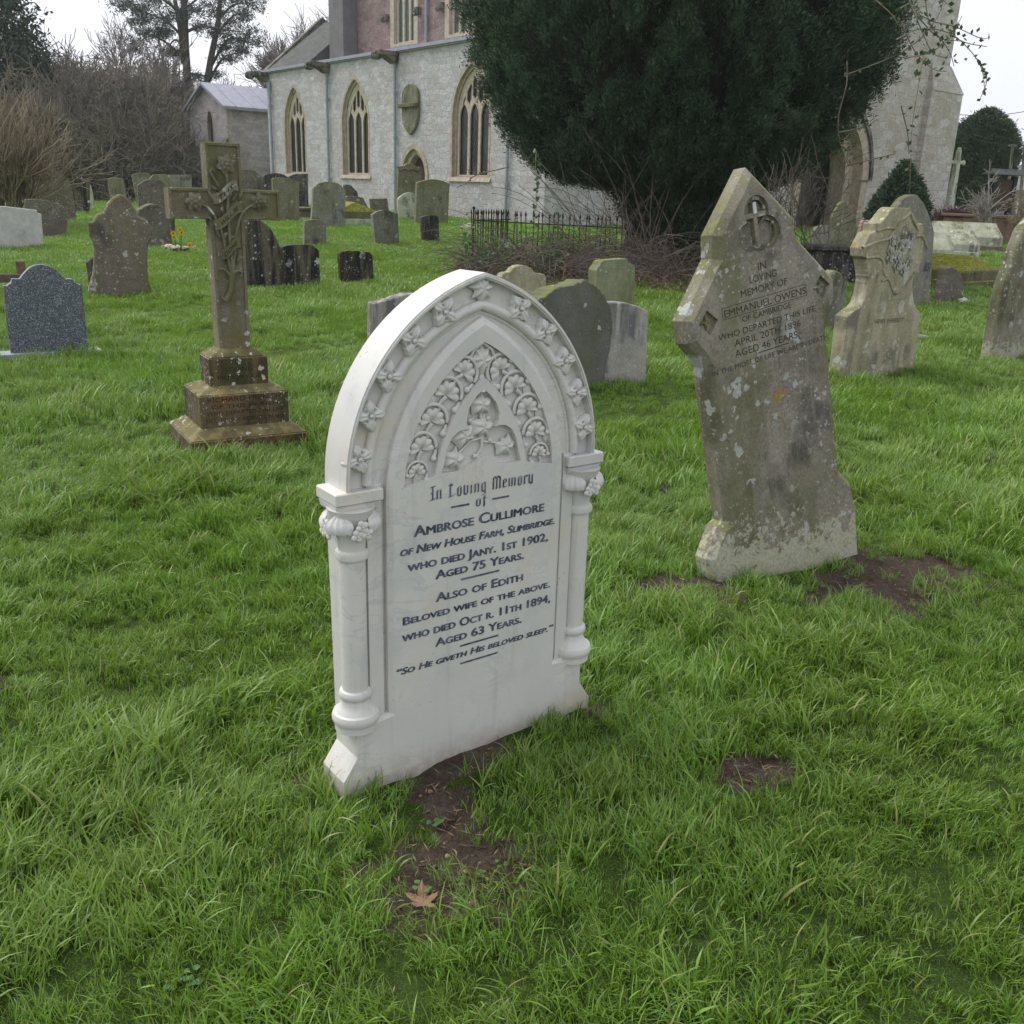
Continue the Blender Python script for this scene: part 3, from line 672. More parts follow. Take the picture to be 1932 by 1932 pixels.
# corner stops of the base
# inscription ------------------------------------------------------------
def nib_text(words, height, wd, y=0.):
    """black-letter drawn with a broad pen held at 40 degrees: strokes per letter on a grid of x-height 1"""
    GL = {'I': (.62, [[(.3, 1.45), (.3, .05)], [(.05, 1.38), (.6, 1.48)], [(.02, .02), (.55, .1)], [(.05, .75), (.3, .8)]]),
          'n': (.78, [[(.12, .95), (.12, .05)], [(.0, .85), (.15, 1.)], [(.12, .85), (.42, 1.)], [(.5, .98), (.5, .05)], [(.05, .02), (.2, .1)], [(.44, .02), (.62, .12)]]),
          'L': (.95, [[(.25, 1.45), (.25, .1)], [(.05, 1.3), (.45, 1.48)], [(.05, 0), (.5, .12)], [(.4, .02), (.85, .30)], [(.25, 1.42), (.52, 1.2)]]),
          'o': (.68, [[(.1, .9), (.1, .1)], [(.1, .9), (.4, 1.)], [(.45, .9), (.45, .1)], [(.1, .06), (.42, .0)]]),
          'v': (.70, [[(.1, 1.05), (.1, .15)], [(.0, .95), (.18, 1.08)], [(.1, .12), (.4, .0)], [(.48, .95), (.48, .12)], [(.36, .9), (.52, 1.)]]),
          'i': (.42, [[(.15, .95), (.15, .05)], [(.02, .85), (.2, 1.)], [(.1, .02), (.28, .12)], [(.1, 1.2), (.24, 1.34)]]),
          'g': (.72, [[(.1, .9), (.1, .12)], [(.1, .9), (.45, 1.)], [(.48, .95), (.48, -.25)], [(.1, .08), (.45, .0)], [(.48, -.28), (.08, -.42)]]),
          'M': (1.25, [[(.18, 1.35), (.18, .05)], [(.0, 1.2), (.3, 1.45)], [(.3, 1.42), (.58, 1.2)], [(.58, 1.35), (.58, .05)], [(.64, 1.45), (.95, 1.25)], [(.98, 1.3), (.98, .05)], [(.05, .02), (.28, .1)], [(.48, .02), (.68, .1)], [(.9, .02), (1.14, .14)]]),
          'e': (.62, [[(.1, .9), (.1, .1)], [(.1, .9), (.38, 1.)], [(.42, .92), (.42, .62)], [(.12, .5), (.42, .6)], [(.1, .06), (.45, .12)]]),
          'm': (1.12, [[(.12, .95), (.12, .05)], [(.0, .85), (.15, 1.)], [(.12, .85), (.4, 1.)], [(.47, .95), (.47, .05)], [(.47, .85), (.76, 1.)], [(.83, .95), (.83, .05)], [(.05, .02), (.2, .1)], [(.4, .02), (.55, .1)], [(.78, .02), (.96, .12)]]),
          'r': (.55, [[(.12, .95), (.12, .05)], [(.0, .85), (.15, 1.)], [(.16, .85), (.42, 1.)], [(.38, .95), (.46, .84)], [(.05, .02), (.24, .1)]]),
          'y': (.70, [[(.1, 1.05), (.1, .15)], [(.0, .95), (.18, 1.08)], [(.1, .12), (.4, .0)], [(.48, 1.), (.48, -.1)], [(.48, -.1), (.15, -.42)]]),
          'f': (.55, [[(.16, 1.3), (.16, -.2)], [(.16, 1.3), (.44, 1.45)], [(.0, .92), (.42, .98)]])}
    V = []; Fs = []; x = 0; nb = (.115 * cos(.7), .115 * sin(.7)); yy = 0.
    for ch in words:
        if ch == ' ': x += .5; continue
        w_, st = GL[ch]
        for (a, c) in st:
            q = [(a[0] - nb[0], a[1] - nb[1]), (a[0] + nb[0], a[1] + nb[1]), (c[0] + nb[0], c[1] + nb[1]), (c[0] - nb[0], c[1] - nb[1])]
            if area(q) < 0: q = q[::-1]
            n = len(V); yy -= .00001; V += [(x + p[0], yy, p[1]) for p in q]; Fs.append((n, n + 1, n + 2, n + 3))
        x += w_ + .06
    V = np.array(V); V[:, 0] = (V[:, 0] - V[:, 0].min()) / (V[:, 0].max() - V[:, 0].min()) * wd - wd / 2; V[:, 2] *= height
    return V, Fs
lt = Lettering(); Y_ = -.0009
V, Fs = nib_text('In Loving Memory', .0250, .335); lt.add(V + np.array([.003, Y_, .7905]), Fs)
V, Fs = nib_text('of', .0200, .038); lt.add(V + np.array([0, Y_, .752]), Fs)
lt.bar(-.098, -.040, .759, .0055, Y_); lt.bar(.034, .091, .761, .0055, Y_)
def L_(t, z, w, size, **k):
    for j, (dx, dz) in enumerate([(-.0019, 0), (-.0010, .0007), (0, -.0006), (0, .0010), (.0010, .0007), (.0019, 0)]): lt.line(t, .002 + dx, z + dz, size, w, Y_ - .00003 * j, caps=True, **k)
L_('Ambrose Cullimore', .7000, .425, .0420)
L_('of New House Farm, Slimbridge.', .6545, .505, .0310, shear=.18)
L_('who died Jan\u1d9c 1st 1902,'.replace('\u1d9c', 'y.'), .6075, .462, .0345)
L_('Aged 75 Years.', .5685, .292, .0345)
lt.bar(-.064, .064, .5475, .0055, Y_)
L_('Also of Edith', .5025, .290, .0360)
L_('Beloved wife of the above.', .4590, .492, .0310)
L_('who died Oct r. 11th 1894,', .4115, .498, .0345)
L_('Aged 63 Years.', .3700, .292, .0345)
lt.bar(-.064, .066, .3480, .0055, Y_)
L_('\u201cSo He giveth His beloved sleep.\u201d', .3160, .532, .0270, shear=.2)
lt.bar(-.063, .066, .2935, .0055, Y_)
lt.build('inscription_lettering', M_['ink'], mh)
# ------------------------------------------------------------------ tall leaning gabled headstone
BIGM = rotm((1.28, 3.913, 0), radians(29), radians(-6.7), radians(-11.5)); TB = .10
bs = empty('gabled_headstone', M=BIGM, label='tall brown gabled headstone with trefoil cross, leaning over bare soil', cat='headstone')
FOOT.append((1.28 - .05 * sin(.506), 3.913 + .05 * cos(.506), .44, .06, radians(29)))
half = [(.46, -.35), (.458, .20), (.376, .318), (.338, .33), (.336, 1.0), (.352, 1.045), (.402, 1.115), (.407, 1.207), (.222, 1.412), (.208, 1.502), (0, 1.724)]
def mirror(h, L=None): return h + [(-x, z) for x, z in (L or h)[::-1] if x > 1e-6]
rh = [(.43, -.35), (.414, -.05), (.421, .16), (.404, .272), (.352, .335), (.336, .345)] + half[4:]
bo_ = mirror(rh, half)
def inset_poly(P, d):
    P = ccw(P); n = len(P); out = []
    for i in range(n):
        a, b, c = np.array(P[i - 1]), np.array(P[i]), np.array(P[(i + 1) % n])
        e1 = (b - a) / np.linalg.norm(b - a); e2 = (c - b) / np.linalg.norm(c - b); n1 = np.array([-e1[1], e1[0]]); n2 = np.array([-e2[1], e2[0]])
        m = n1 + n2; m = m / max(.35, m @ m) * 2 * .5 * 2 if m @ m < .3 else m / (m @ m) * 2
        out.append(tuple(b + m * d))
    return out
tre3 = lobes([(.004, 1.550, .064), (-.044, 1.466, .064), (.052, 1.464, .064), (.004, 1.44, .045)], (.004, 1.487), 84)
tre3b = lobes([(.004, 1.550, .048), (-.044, 1.466, .048), (.052, 1.464, .048), (.004, 1.44, .034)], (.004, 1.487), 84)
dia = lambda cx, cz: [(cx - .048, cz), (cx - .012, cz - .012), (cx, cz - .046), (cx + .012, cz - .012), (cx + .048, cz), (cx + .012, cz + .012), (cx, cz + .046), (cx - .012, cz + .012)]
dd = lambda cx, cz: [(cx - .05, cz), (cx, cz - .05), (cx + .05, cz), (cx, cz + .05)]
bm_obj('body', plate_bm(bo_, [tre3, dd(-.306, 1.178), dd(.314, 1.186)], 0, TB, [.028, .022, .022], 0, .032, outer2=inset_poly(bo_, .026)), M_['big_stone'], bs)
rg = MB()
m_ = plate_bm(tre3, [tre3b], .012, .0275, [None]); bm_obj('trefoil_moulding', m_, M_['big_stone'], bs)
cr_ = MB().box(-.010, .010, .006, .028, 1.438, 1.588); cr_.box(-.058, .058, .0065, .0275, 1.528, 1.549); co = cr_.build('relief_cross', M_['big_stone'], bs, bevel=.002)
MB().box(-.0085, .0085, .0035, .0062, 1.545, 1.588).build('white_patch', M_['white_patch'], co)
for sx, sz in ((-.306, 1.178), (.314, 1.186)):
    q = MB(); V, Fs = leaf_mesh([(-.009, .004), (0, .036), (.009, .004), (0, -.003)], .010, n=3, veins=False)
    for k in range(4): q.add(tf(yrot(k * PI / 2), V), Fs)
    q.build('quatrefoil', M_['big_stone'], bs, True, Matrix.Translation((sx, .0215, sz)))
lb = Lettering()
def B_(t, z, w, size, **k): lb.line(t, 0, z, size, w, -.0008, **{k_: v_ for k_, v_ in k.items() if k_ != 'bold'})
B_('IN', 1.325, .044, .044); B_('LOVING', 1.283, .146, .040); B_('MEMORY OF', 1.238, .252, .040)
B_('EMMANUEL OWENS', 1.178, .445, .042, bold=.004)
for z in (1.170, 1.216): lb.bar(-.232, .226, z, .0022, -.0008)
for x in (-.232, .2245): lb.bar(x, x + .0022, 1.1722, .0438, -.0008)
B_('OF CAMBRIDGE', 1.140, .268, .034); B_('WHO DEPARTED THIS LIFE', 1.094, .535, .036, caps=False)
lb.line('APRIL 20TH 1896', -.006, 1.052, .040, .365, -.0008); lb.line('AGED 46 YEARS', -.02, 1.008, .042, .345, -.0008)
lb.bar(-.07, .10, .996, .004, -.0008)
B_('IN THE MIDST OF LIFE WE ARE IN DEATH', .962, .640, .030)
lb.build('cut_shade_lettering', M_['letter_dark'], bs)  # thin letters on the face, not cut in; their dark colour paints the shade

# ------------------------------------------------------------------ stone cross on a stepped plinth
CRM = rotm((-1.675, 5.594, float(gz(-1.675, 5.594)) - .01), radians(31.1), radians(-.7), 0)
cx_ = empty('memorial_cross', M=CRM, label='mossy stone cross with carved lilies and ribbon, on three stone steps', cat='memorial cross')
FOOT.append((-1.675 - .12 * sin(.543), 5.594 + .12 * cos(.543), .37, .31, radians(31.1)))
CS = M_['cross_stone']; PS = M_['plinth_stone']
blocks = [((.354, .30), -.1, .100, (.272, .216), .155), ((.266, .21), .149, .348, (.182, .126), .386), ((.176, .12), .380, .552, (.098, .070), .600)]
pob = []
for hw, za, zb, h2, zc in blocks:
    b = MB(); r = lambda h: (-h[0], h[0], .12 - h[1], .12 + h[1])
    b.frustum(r(hw), za, r(hw), zb); b.frustum(r(hw), zb + .0005, r(h2), zc)
    pob.append(b.build('plinth_step', PS, cx_, bevel=.006))
cxo = [(.092, .58), (.097, 1.342), (.317, 1.340), (.317, 1.508), (.098, 1.512), (.098, 1.758)]; cxo = mirror(cxo)
cin = inset_poly(cxo, .017); cin = [(x, max(z, .66)) for x, z in cin]
bm_obj('cross_body', plate_bm(cxo, [cin], .060, .185, [.010], 0, .004, outer2=inset_poly(cxo, .004)), CS, cx_)
def lily(n1=6, R=.034):
    b = MB()
    for ring, (nn, rr, tilt, hh) in enumerate([(n1, R, .25, .010), (n1, R * .72, .75, .018), (5, R * .42, 1.15, .024)]):
        for k in range(nn):
            a = 2 * PI * k / nn + ring * .5
            V, Fs = leaf_mesh([(-.30 * rr, .1 * rr), (-.42 * rr, .6 * rr), (0, 1.15 * rr), (.42 * rr, .6 * rr), (.30 * rr, .1 * rr), (0, -.05 * rr)], .006, n=3, veins=False)
            V[:, 1] -= V[:, 2] * sin(tilt) * .8 - (V[:, 2] > rr * .8) * .003; V[:, 2] *= cos(tilt * .8)
            b.add(tf(yrot(a), V) + np.array([0, -hh, 0]), Fs)
    b.ball((0, -.032, 0), .006, 6)
    return b
lm_ = lily().mesh('carved_lily'); lm_.materials.append(CS); lm_.polygons.foreach_set('use_smooth', [True] * len(lm_.polygons))
for x, z, s, a in [(.008, 1.642, 1.5, .2), (-.178, 1.434, 1.5, .6), (.190, 1.442, 1.45, 1.)]:
    o = link('carved_lily', lm_, None, cx_); o.matrix_local = Matrix.Translation((x, .070, z)) @ yrot(a) @ Matrix.Diagonal((s, s, s, 1))
def smooth3(pts, k=5):
    P = [np.array(p, float) for p in pts]; q = [2 * P[0] - P[1]] + P + [2 * P[-1] - P[-2]]; out = []
    for i in range(1, len(q) - 2):
        for t in np.linspace(0, 1, k, endpoint=i == len(q) - 3):
            p0, p1, p2, p3 = q[i - 1:i + 3]; out.append(.5 * (2 * p1 + (p2 - p0) * t + (2 * p0 - 5 * p1 + 4 * p2 - p3) * t * t + (3 * p1 - p0 - 3 * p2 + p3) * t ** 3))
    return out
st = MB()
for pts, r in [([(.010, .062, 1.61), (.010, .056, 1.54), (.004, .054, 1.40), (.006, .054, 1.20), (.010, .056, 1.06), (.0, .056, 1.0), (-.008, .056, .94), (-.042, .058, .880)], [.006, .012]),
               ([(-.15, .062, 1.425), (-.11, .056, 1.405), (-.075, .054, 1.36), (-.04, .054, 1.27), (-.018, .054, 1.15), (.002, .056, 1.04)], [.0055, .007]),
               ([(.165, .062, 1.43), (.12, .056, 1.41), (.075, .054, 1.36), (.04, .054, 1.25), (.026, .054, 1.15), (.012, .056, 1.04)], [.0055, .007]),
               ([(.004, .056, 1.005), (-.02, .052, 1.045), (-.045, .052, 1.062), (-.070, .056, 1.060)], [.010, .004]), ([(.004, .056, 1.005), (.02, .052, 1.040), (.045, .052, 1.052), (.060, .056, 1.045), (.058, .060, 1.015)], [.010, .005]),
               ([(-.04, .06, 1.52), (-.068, .056, 1.57), (-.080, .056, 1.60), (-.068, .056, 1.615), (-.058, .057, 1.60)], [.006, .004])]:
    st.tube([p - np.array([0, .006, 0]) for p in smooth3(pts)], [q * 1.25 for q in r], 8)
st.build('carved_stem', CS, cx_, True)
for x, z, a, ln in [(-.075, 1.46, 32, .10), (-.055, 1.26, 20, .085), (.085, 1.475, -18, .075), (.045, 1.46, -38, .07), (-.06, 1.51, 55, .06), (.05, 1.12, -16, .08), (-.02, 1.39, 12, .06)]:
    V, Fs = leaf_mesh([(0, -ln * .5), (.011, -ln * .2), (.012, ln * .15), (0, ln * .55), (-.012, ln * .15), (-.011, -ln * .2)], .014, n=4)
    MB().add(tf(yrot(-radians(a)), V) + np.array([x, .066, z]), Fs).build('carved_leaf', CS, cx_, True)
for (x0, z0, x1, z1, wd, tx) in [(-.078, 1.452, .070, 1.528, .055, 'THY'), (-.078, 1.308, .092, 1.415, .058, 'WILL BE'), (-.058, 1.142, .066, 1.212, .055, 'DONE')]:
    n = 15; V = []; Fs = []; ln = hypot(x1 - x0, z1 - z0); a = atan2(z1 - z0, x1 - x0)
    def rib(t, s): 
        bow = .012 * sin(t * PI); return (x0 + (x1 - x0) * t - sin(a) * s * .35, .052 - .028 * sin(min(1, max(0, t)) * PI) ** .6, z0 + (z1 - z0) * t + s + bow * .5 - .012 * sin(t * PI * 2))
    for i in range(n):
        t = i / (n - 1)
        for s, dy in ((-wd / 2, 0), (wd / 2, 0), (wd / 2, .006), (-wd / 2, .006)): p = rib(t, s); V.append((p[0], p[1] + dy, p[2]))
    for i in range(n - 1):
        for k in range(4): Fs.append((4 * i + k, 4 * i + (k + 1) % 4, 4 * i + 4 + (k + 1) % 4, 4 * i + 4 + k))
    Fs += [(3, 2, 1, 0), tuple(4 * (n - 1) + k for k in range(4))]
    rb = MB().add(V, Fs).build('carved_ribbon', CS, cx_, 'auto')
    T, TF = text_geo(tx, .034, ln * .62); T = np.array(T)
    W = []
    for p in T:
        t = .5 + p[0] / ln; q = rib(t, p[2] - .013); W.append((q[0], q[1] - .0012, q[2]))
    MB().add(W, TF).build('ribbon_lettering', M_['letter_cross'], rb)  # letters lie on the ribbon; the shade of carving is in their colour
lc = Lettering()
def C_(t, z, w, size, y): lc.line(t, 0, z, size, w, y)
C_('IN', .515, .04, .034, -.0008); C_('LOVING', .470, .16, .036, -.0008); C_('MEMORY OF', .422, .26, .036, -.0008)
lc.build('step_lettering', M_['letter_cross'], pob[2])  # flat letters, coloured dark like the shade inside cut ones
lc = Lettering(); C_('RICHARD FRENCH', .308, .44, .040, -.0908); C_('OF THIS PARISH', .268, .40, .034, -.0908); C_('WHO DEPARTED THIS LIFE', .228, .46, .034, -.0908); C_('DEC 10 1901 AGED 57 YEARS', .186, .47, .034, -.0908)
lc.build('step_lettering', M_['letter_cross'], pob[1])
# ------------------------------------------------------------------ the other headstones: each outline at its own distance, size and thickness
ZA = (.15626, 0, 301.9); Z5 = (.19532, 0, 226.4); Z6 = (.23438, 301.9, 241.5); Z2 = (.25001, 452.8, 0); Z6b = (.11719, 422.6, 286.8)
Z9 = (.23438, 852.8, 286.8); Z8 = (.3047, 588.7, 483); Z4 = (.21876, 1509.4, 317); ZP = (1, 0, 0)
def slab(name, label, cat, base, yaw, out, T, mat, Z=ZP, Y=None, lean=0, group=None, bev=.010, bury=.16, rough=.0022, cham=0, k=5):
    """base: photo pixel where the front meets the ground; out: outline traced in the frame Z"""
    q = lambda p: (p[0] * Z[0] + Z[1], p[1] * Z[0] + Z[2])
    P0 = at(*q(base)) if Y is None else dep(*q(base), Y)
    if Y is not None: P0[2] = gz(P0[0], P0[1])
    yw = radians(yaw); M = rotm(P0, yw, radians(lean), 0); Mi = np.array(M.inverted()); loc = []
    for p in out:
        px, pz = q(p); a = Mi[:3, :3] @ CAM + Mi[:3, 3]; b = Mi[:3, :3] @ ray(px, pz); t = -a[1] / b[1]; l = a + t * b
        x, z = l[0], l[2]
        loc.append((x, z, 1) if len(p) > 2 else (x, z))
    zm = min(p[1] for p in loc); loc = [(p[0], min(p[1], 0) - bury if p[1] < max(.06, zm + .12) else p[1]) + tuple(p[2:]) for p in loc]
    o2 = ccw(catmull(loc, k=k)); rj = random.Random(len(label)); o2 = [(x + rj.gauss(0, rough), z + rj.gauss(0, rough)) for x, z in o2]
    bm = plate_bm(o2, y0=0, y1=T) if not cham else plate_bm(o2, (), 0, T, None, 0, cham, outer2=inset_poly(o2, cham))
    o = bm_obj(name, bm, M_[mat] if isinstance(mat, str) else mat, bevel=bev, M=M, ang=30)
    xs = [p[0] for p in o2 if p[1] < .25] or [0]
    ux, uy = cos(yw), sin(yw); cx = (min(xs) + max(xs)) / 2
    FOOT.append((P0[0] + ux * cx - uy * T / 2, P0[1] + uy * cx + ux * T / 2, (max(xs) - min(xs)) / 2, T / 2, yw))
    return tag(o, label, cat, group)
HS = 'headstone'
gr = slab('granite_headstone', 'blue-grey speckled granite headstone with a domed shouldered top', HS, (560, 2360), 33, [(60, 1800, 1), (50, 1640), (40, 1520, 1), (90, 1515), (135, 1475), (145, 1435, 1), (240, 1435, 1), (290, 1370), (370, 1295), (480, 1262), (590, 1280), (690, 1335), (750, 1395), (790, 1437, 1), (880, 1437, 1), (905, 1475), (945, 1500), (990, 1508, 1), (1068, 2345, 1), (140, 2385, 1)], .075, 'granite', ZA, bev=.004, rough=0)
MB().box(-.42, .46, -.07, .16, -.12, .035).build('base_plinth', M_['granite_light'], gr, bevel=.004)
wc = dep(40, 512, 9.3)
t = empty('wooden_cross', (wc[0], wc[1], float(gz(wc[0], wc[1]))), radians(20), 'weathered plain wooden cross behind the speckled granite headstone', 'wooden cross')
MB().box(-.04, .04, -.025, .025, -.2, wc[2] - float(gz(wc[0], wc[1])) + .10).build('upright', M_['old_wood'], t, bevel=.012)
MB().box(-.36, .30, -.055, -.0255, .52, .60).build('crossbar', M_['old_wood'], t, bevel=.006)
slab('ogee_headstone', 'brown lichen-spotted headstone with ogee point and rounded shoulders', HS, (1430, 1655), 30, [(1015, 1690, 1), (1020, 1640, 1), (1080, 1540), (1125, 1380), (1140, 1200), (1130, 1000), (1080, 900, 1), (1072, 755, 1), (1130, 735), (1180, 660), (1265, 625, 1), (1300, 540), (1370, 460), (1455, 405, 1), (1530, 450), (1600, 540), (1655, 650, 1), (1700, 690), (1770, 720), (1845, 820, 1), (1835, 930), (1790, 1010, 1), (1782, 1200), (1790, 1400), (1825, 1560), (1855, 1640, 1), (1855, 1690, 1)], .13, 'brown_stone', ZA, cham=.022)
slab('leaning_slab', 'small dark stone leaning behind the brown ogee headstone', HS, (1100, 1500), 33, [(1045, 1240, 1), (1130, 1180, 1), (1180, 1190, 1), (1180, 1510, 1), (1085, 1490, 1)], .1, 'dark_stone', ZA)
slab('white_headstone', 'low pale white headstone with a gently bowed carved top', HS, (40, 470), 30, [(-90, 388, 1), (0, 388.9), (23, 391), (70, 396.5, 1), (70.3, 402.7, 1), (78, 403.5, 1), (82, 466, 1), (82, 474, 1), (-90, 474, 1)], .1, 'white_stone', rough=0)
slab('bowed_headstone', 'lichen-blotched headstone with a bowed top beside the low white one', HS, (640, 945), 33, [(295, 480, 1), (420, 470), (560, 490), (700, 530), (820, 575, 1), (815, 760), (775, 940, 1), (530, 970, 1), (505, 960, 1), (310, 950, 1)], .12, 'lichen_stone', ZA)
slab('round_top_headstone', 'tall streaked headstone with rounded top near the bare bush', HS, (690, 665), 33, [(430, 330, 1), (432, 235), (480, 180), (580, 157), (700, 165), (800, 195), (848, 245, 1), (880, 420), (925, 655, 1), (925, 680, 1), (450, 680, 1)], .13, 'brown_stone', ZA, Y=31)
slab('black_headstone', 'black stained headstone topped by a pale lichen knob', HS, (980, 535), 33, [(850, 270, 1), (890, 240), (880, 200), (905, 165), (945, 150), (985, 180), (1000, 235), (1045, 255), (1088, 300, 1), (1065, 535, 1), (900, 545, 1)], .14, 'black_stone', ZA, Y=36)
slab('pale_headstone', 'pale narrow headstone half hidden behind the black stained one', HS, (1100, 445), 33, [(1015, 250, 1), (1075, 285), (1110, 350), (1138, 450, 1), (1030, 450, 1)], .12, 'white_lichen', ZA, Y=40)
slab('square_headstone', 'small leaning square headstone in front of the dark thicket', HS, (1440, 448), 33, [(1300, 225, 1), (1390, 206), (1490, 226, 1), (1548, 462, 1), (1342, 442, 1)], .12, 'olive_stone', ZA, Y=44)
slab('tilted_headstone', 'tilted mossy headstone leaning left, at the thicket edge', HS, (1500, 900), 33, [(1272, 530, 1), (1330, 512), (1420, 512), (1452, 535, 1), (1480, 740, 1), (1330, 740, 1)], .12, 'olive_stone', Z5, Y=46)
slab('flat_top_headstone', 'square-shouldered headstone with a moulded edge behind the moss-topped rock', HS, (1550, 800), 33, [(1440, 575, 1), (1480, 527, 1), (1600, 522, 1), (1640, 560, 1), (1645, 760, 1), (1450, 760, 1)], .14, 'olive_stone', Z5, Y=42)
slab('low_tomb_panel', 'long low carved stone panel by the vestry buttress', 'tomb', (1750, 640), 33, [(1640, 532, 1), (1850, 530, 1), (1860, 720, 1), (1640, 720, 1)], .5, 'grey_stone', Z5, Y=48)
slab('shouldered_headstone', 'round-topped headstone with a big pale lichen splash', HS, (1480, 900), 33, [(1330, 640, 1), (1345, 620), (1375, 602), (1410, 580), (1480, 572), (1555, 590), (1605, 640, 1), (1625, 890, 1), (1620, 930, 1), (1345, 920, 1)], .14, 'lichen_stone', Z5, Y=30)
slab('mossy_boulder', 'rounded moss-grown stone at the foot of the lichen-splashed headstone', 'rock', (1500, 1000), 33, [(1340, 910), (1370, 855), (1440, 818), (1520, 815), (1590, 850), (1640, 920), (1650, 1010, 1), (1345, 1010, 1)], .4, 'lichen_stone', Z5, Y=22, bev=.06)
slab('broken_stone', 'low black broken stone with cream lichen crust', 'broken headstone', (1560, 1100), 33, [(1400, 990), (1440, 945), (1520, 940), (1600, 935), (1690, 950, 1), (1692, 1110, 1), (1470, 1105, 1)], .25, 'black_stone', Z5, bev=.03)
slab('reddish_headstone', 'reddish lichen-spotted headstone behind the cross', HS, (440, 610), 33, [(240, 600, 1), (245, 320), (330, 285), (470, 298), (560, 360), (620, 470), (620, 720, 1), (250, 720, 1)], .14, 'lichen_stone', Z6b, Y=40)
slab('arched_headstone', 'dark headstone with a mossy arched rim behind a flat grey one', HS, (800, 800), 33, [(610, 640, 1), (622, 400, 1), (690, 358), (800, 340), (930, 352), (1030, 402, 1), (1030, 880, 1), (610, 880, 1)], .14, 'dark_stone', Z6b, Y=40)
slab('wide_headstone', 'dark square headstone below the east aisle window', HS, (1260, 745), 33, [(1010, 420, 1), (1100, 370), (1200, 352), (1350, 350, 1), (1357, 750, 1), (1050, 760, 1)], .14, 'dark_stone', Z6b, Y=44)
slab('grey_headstone', 'pale grey-green flat-topped headstone behind the right cross arm', HS, (1000, 1030), 33, [(780, 430, 1), (870, 412), (1000, 418), (1110, 440), (1210, 485, 1), (1205, 1030, 1), (800, 1045, 1)], .13, 'olive_stone', Z6b, Y=34)
slab('bow_top_headstone', 'large grey headstone with an arched top and carved border', HS, (660, 1715), 33, [(556, 1420, 1), (565, 1408, 1), (600, 1383), (665, 1372), (740, 1384), (800, 1432, 1), (792, 1650), (775, 1700, 1), (655, 1722, 1), (540, 1665, 1)], .14, 'grey_stone', Z2)
slab('footstone', 'small square lichen-topped footstone before the large grey arched headstone', 'footstone', (565, 1848), 33, [(488, 1664, 1), (560, 1656), (600, 1660), (652, 1690, 1), (650, 1850, 1), (482, 1845, 1)], .12, 'grey_stone', Z2)
slab('rounded_headstone', 'small grey headstone with bowed top, alone on the grass', HS, (1115, 1852), 33, [(1000, 1618, 1), (1020, 1608), (1050, 1592), (1095, 1585), (1150, 1600), (1190, 1612, 1), (1206, 1845, 1), (1028, 1852, 1)], .13, 'grey_stone', Z2)
slab('slate_footstone', 'small narrow purple-grey footstone before the mossy arched headstone', 'footstone', (1440, 1825), 33, [(1366, 1640, 1), (1400, 1628), (1480, 1624), (1500, 1642, 1), (1508, 1822, 1), (1382, 1828, 1)], .1, 'dark_stone', Z2)
slab('mossy_headstone', 'broad mossy headstone with arched lip right of the church door', HS, (1445, 1700), 33, [(1340, 1378, 1), (1390, 1362), (1450, 1352), (1520, 1362), (1585, 1386, 1), (1577, 1500), (1570, 1705, 1), (1322, 1698, 1)], .16, 'olive_stone', Z2)
cr2 = slab('crested_headstone', 'tall olive headstone with carved urn standing before the church door', HS, (1270, 1575), 38, [(1200, 1256, 1), (1240, 1250), (1262, 1236), (1285, 1232), (1308, 1236), (1330, 1254), (1372, 1260, 1), (1372, 1575, 1), (1180, 1572, 1)], .15, 'olive_stone', Z2, Y=39.5)
b = MB(); zt = 2.05
for s in (-1, 1): b.tube([(s * .5, -.02, zt - .15), (s * .38, -.03, zt - .28), (s * .2, -.03, zt - .2), (0, -.03, zt - .25)], .035, 6)
b.build('carved_scroll', M_['olive_stone'], cr2, True)
slab('round_headstone', 'small round lichen-white headstone against the tall olive one', HS, (1270, 1588), 38, [(1192, 1525), (1228, 1472), (1280, 1452), (1325, 1466), (1345, 1520), (1330, 1592, 1), (1215, 1592, 1)], .12, 'white_lichen', Z2, Y=38)
slab('square_dark_headstone', 'little dark lichen-flecked square stone before the white aisle wall', HS, (1075, 1590), 38, [(984, 1500, 1), (1112, 1497, 1), (1140, 1592, 1), (1012, 1592, 1)], .12, 'lichen_stone', Z2, Y=37)
slab('sunken_headstone', 'sunken rounded headstone leaning above the yellow-mossed tomb', HS, (890, 1600), 38, [(800, 1500), (850, 1480, 1), (930, 1490, 1), (990, 1608, 1), (985, 1640, 1), (800, 1640, 1)], .14, 'lichen_stone', Z2, Y=35)
slab('pitted_headstone', 'pitted brown headstone below the middle aisle window', HS, (850, 1560), 38, [(790, 1392, 1), (830, 1395), (868, 1430), (892, 1478), (895, 1560, 1), (790, 1560, 1)], .14, 'dark_stone', Z2, Y=38)
slab('black_gothic_headstone', 'large black gothic headstone with an ochre streak behind the cross', HS, (880, 1300), 35, [(590, 1310, 1), (600, 900), (640, 770), (690, 735), (760, 728), (830, 745), (900, 815), (960, 930), (1005, 1060), (1040, 1200), (1062, 1310, 1)], .15, 'black_stone', Z6, cham=.03)
slab('streaked_headstone', 'black streaked round-topped headstone between gothic and small dark stones', HS, (1180, 1268), 33, [(985, 965, 1), (1000, 952), (1080, 940), (1150, 937), (1225, 948), (1278, 985, 1), (1292, 1262, 1), (1062, 1270, 1), (1000, 1270, 1)], .12, 'black_stone', Z6)
slab('small_black_headstone', 'small black headstone with clipped corners, alone on the lawn', HS, (1600, 1255), 33, [(1445, 1012, 1), (1470, 992, 1), (1570, 989), (1690, 999, 1), (1713, 1028, 1), (1730, 1258, 1), (1466, 1252, 1)], .12, 'black_stone', Z6)
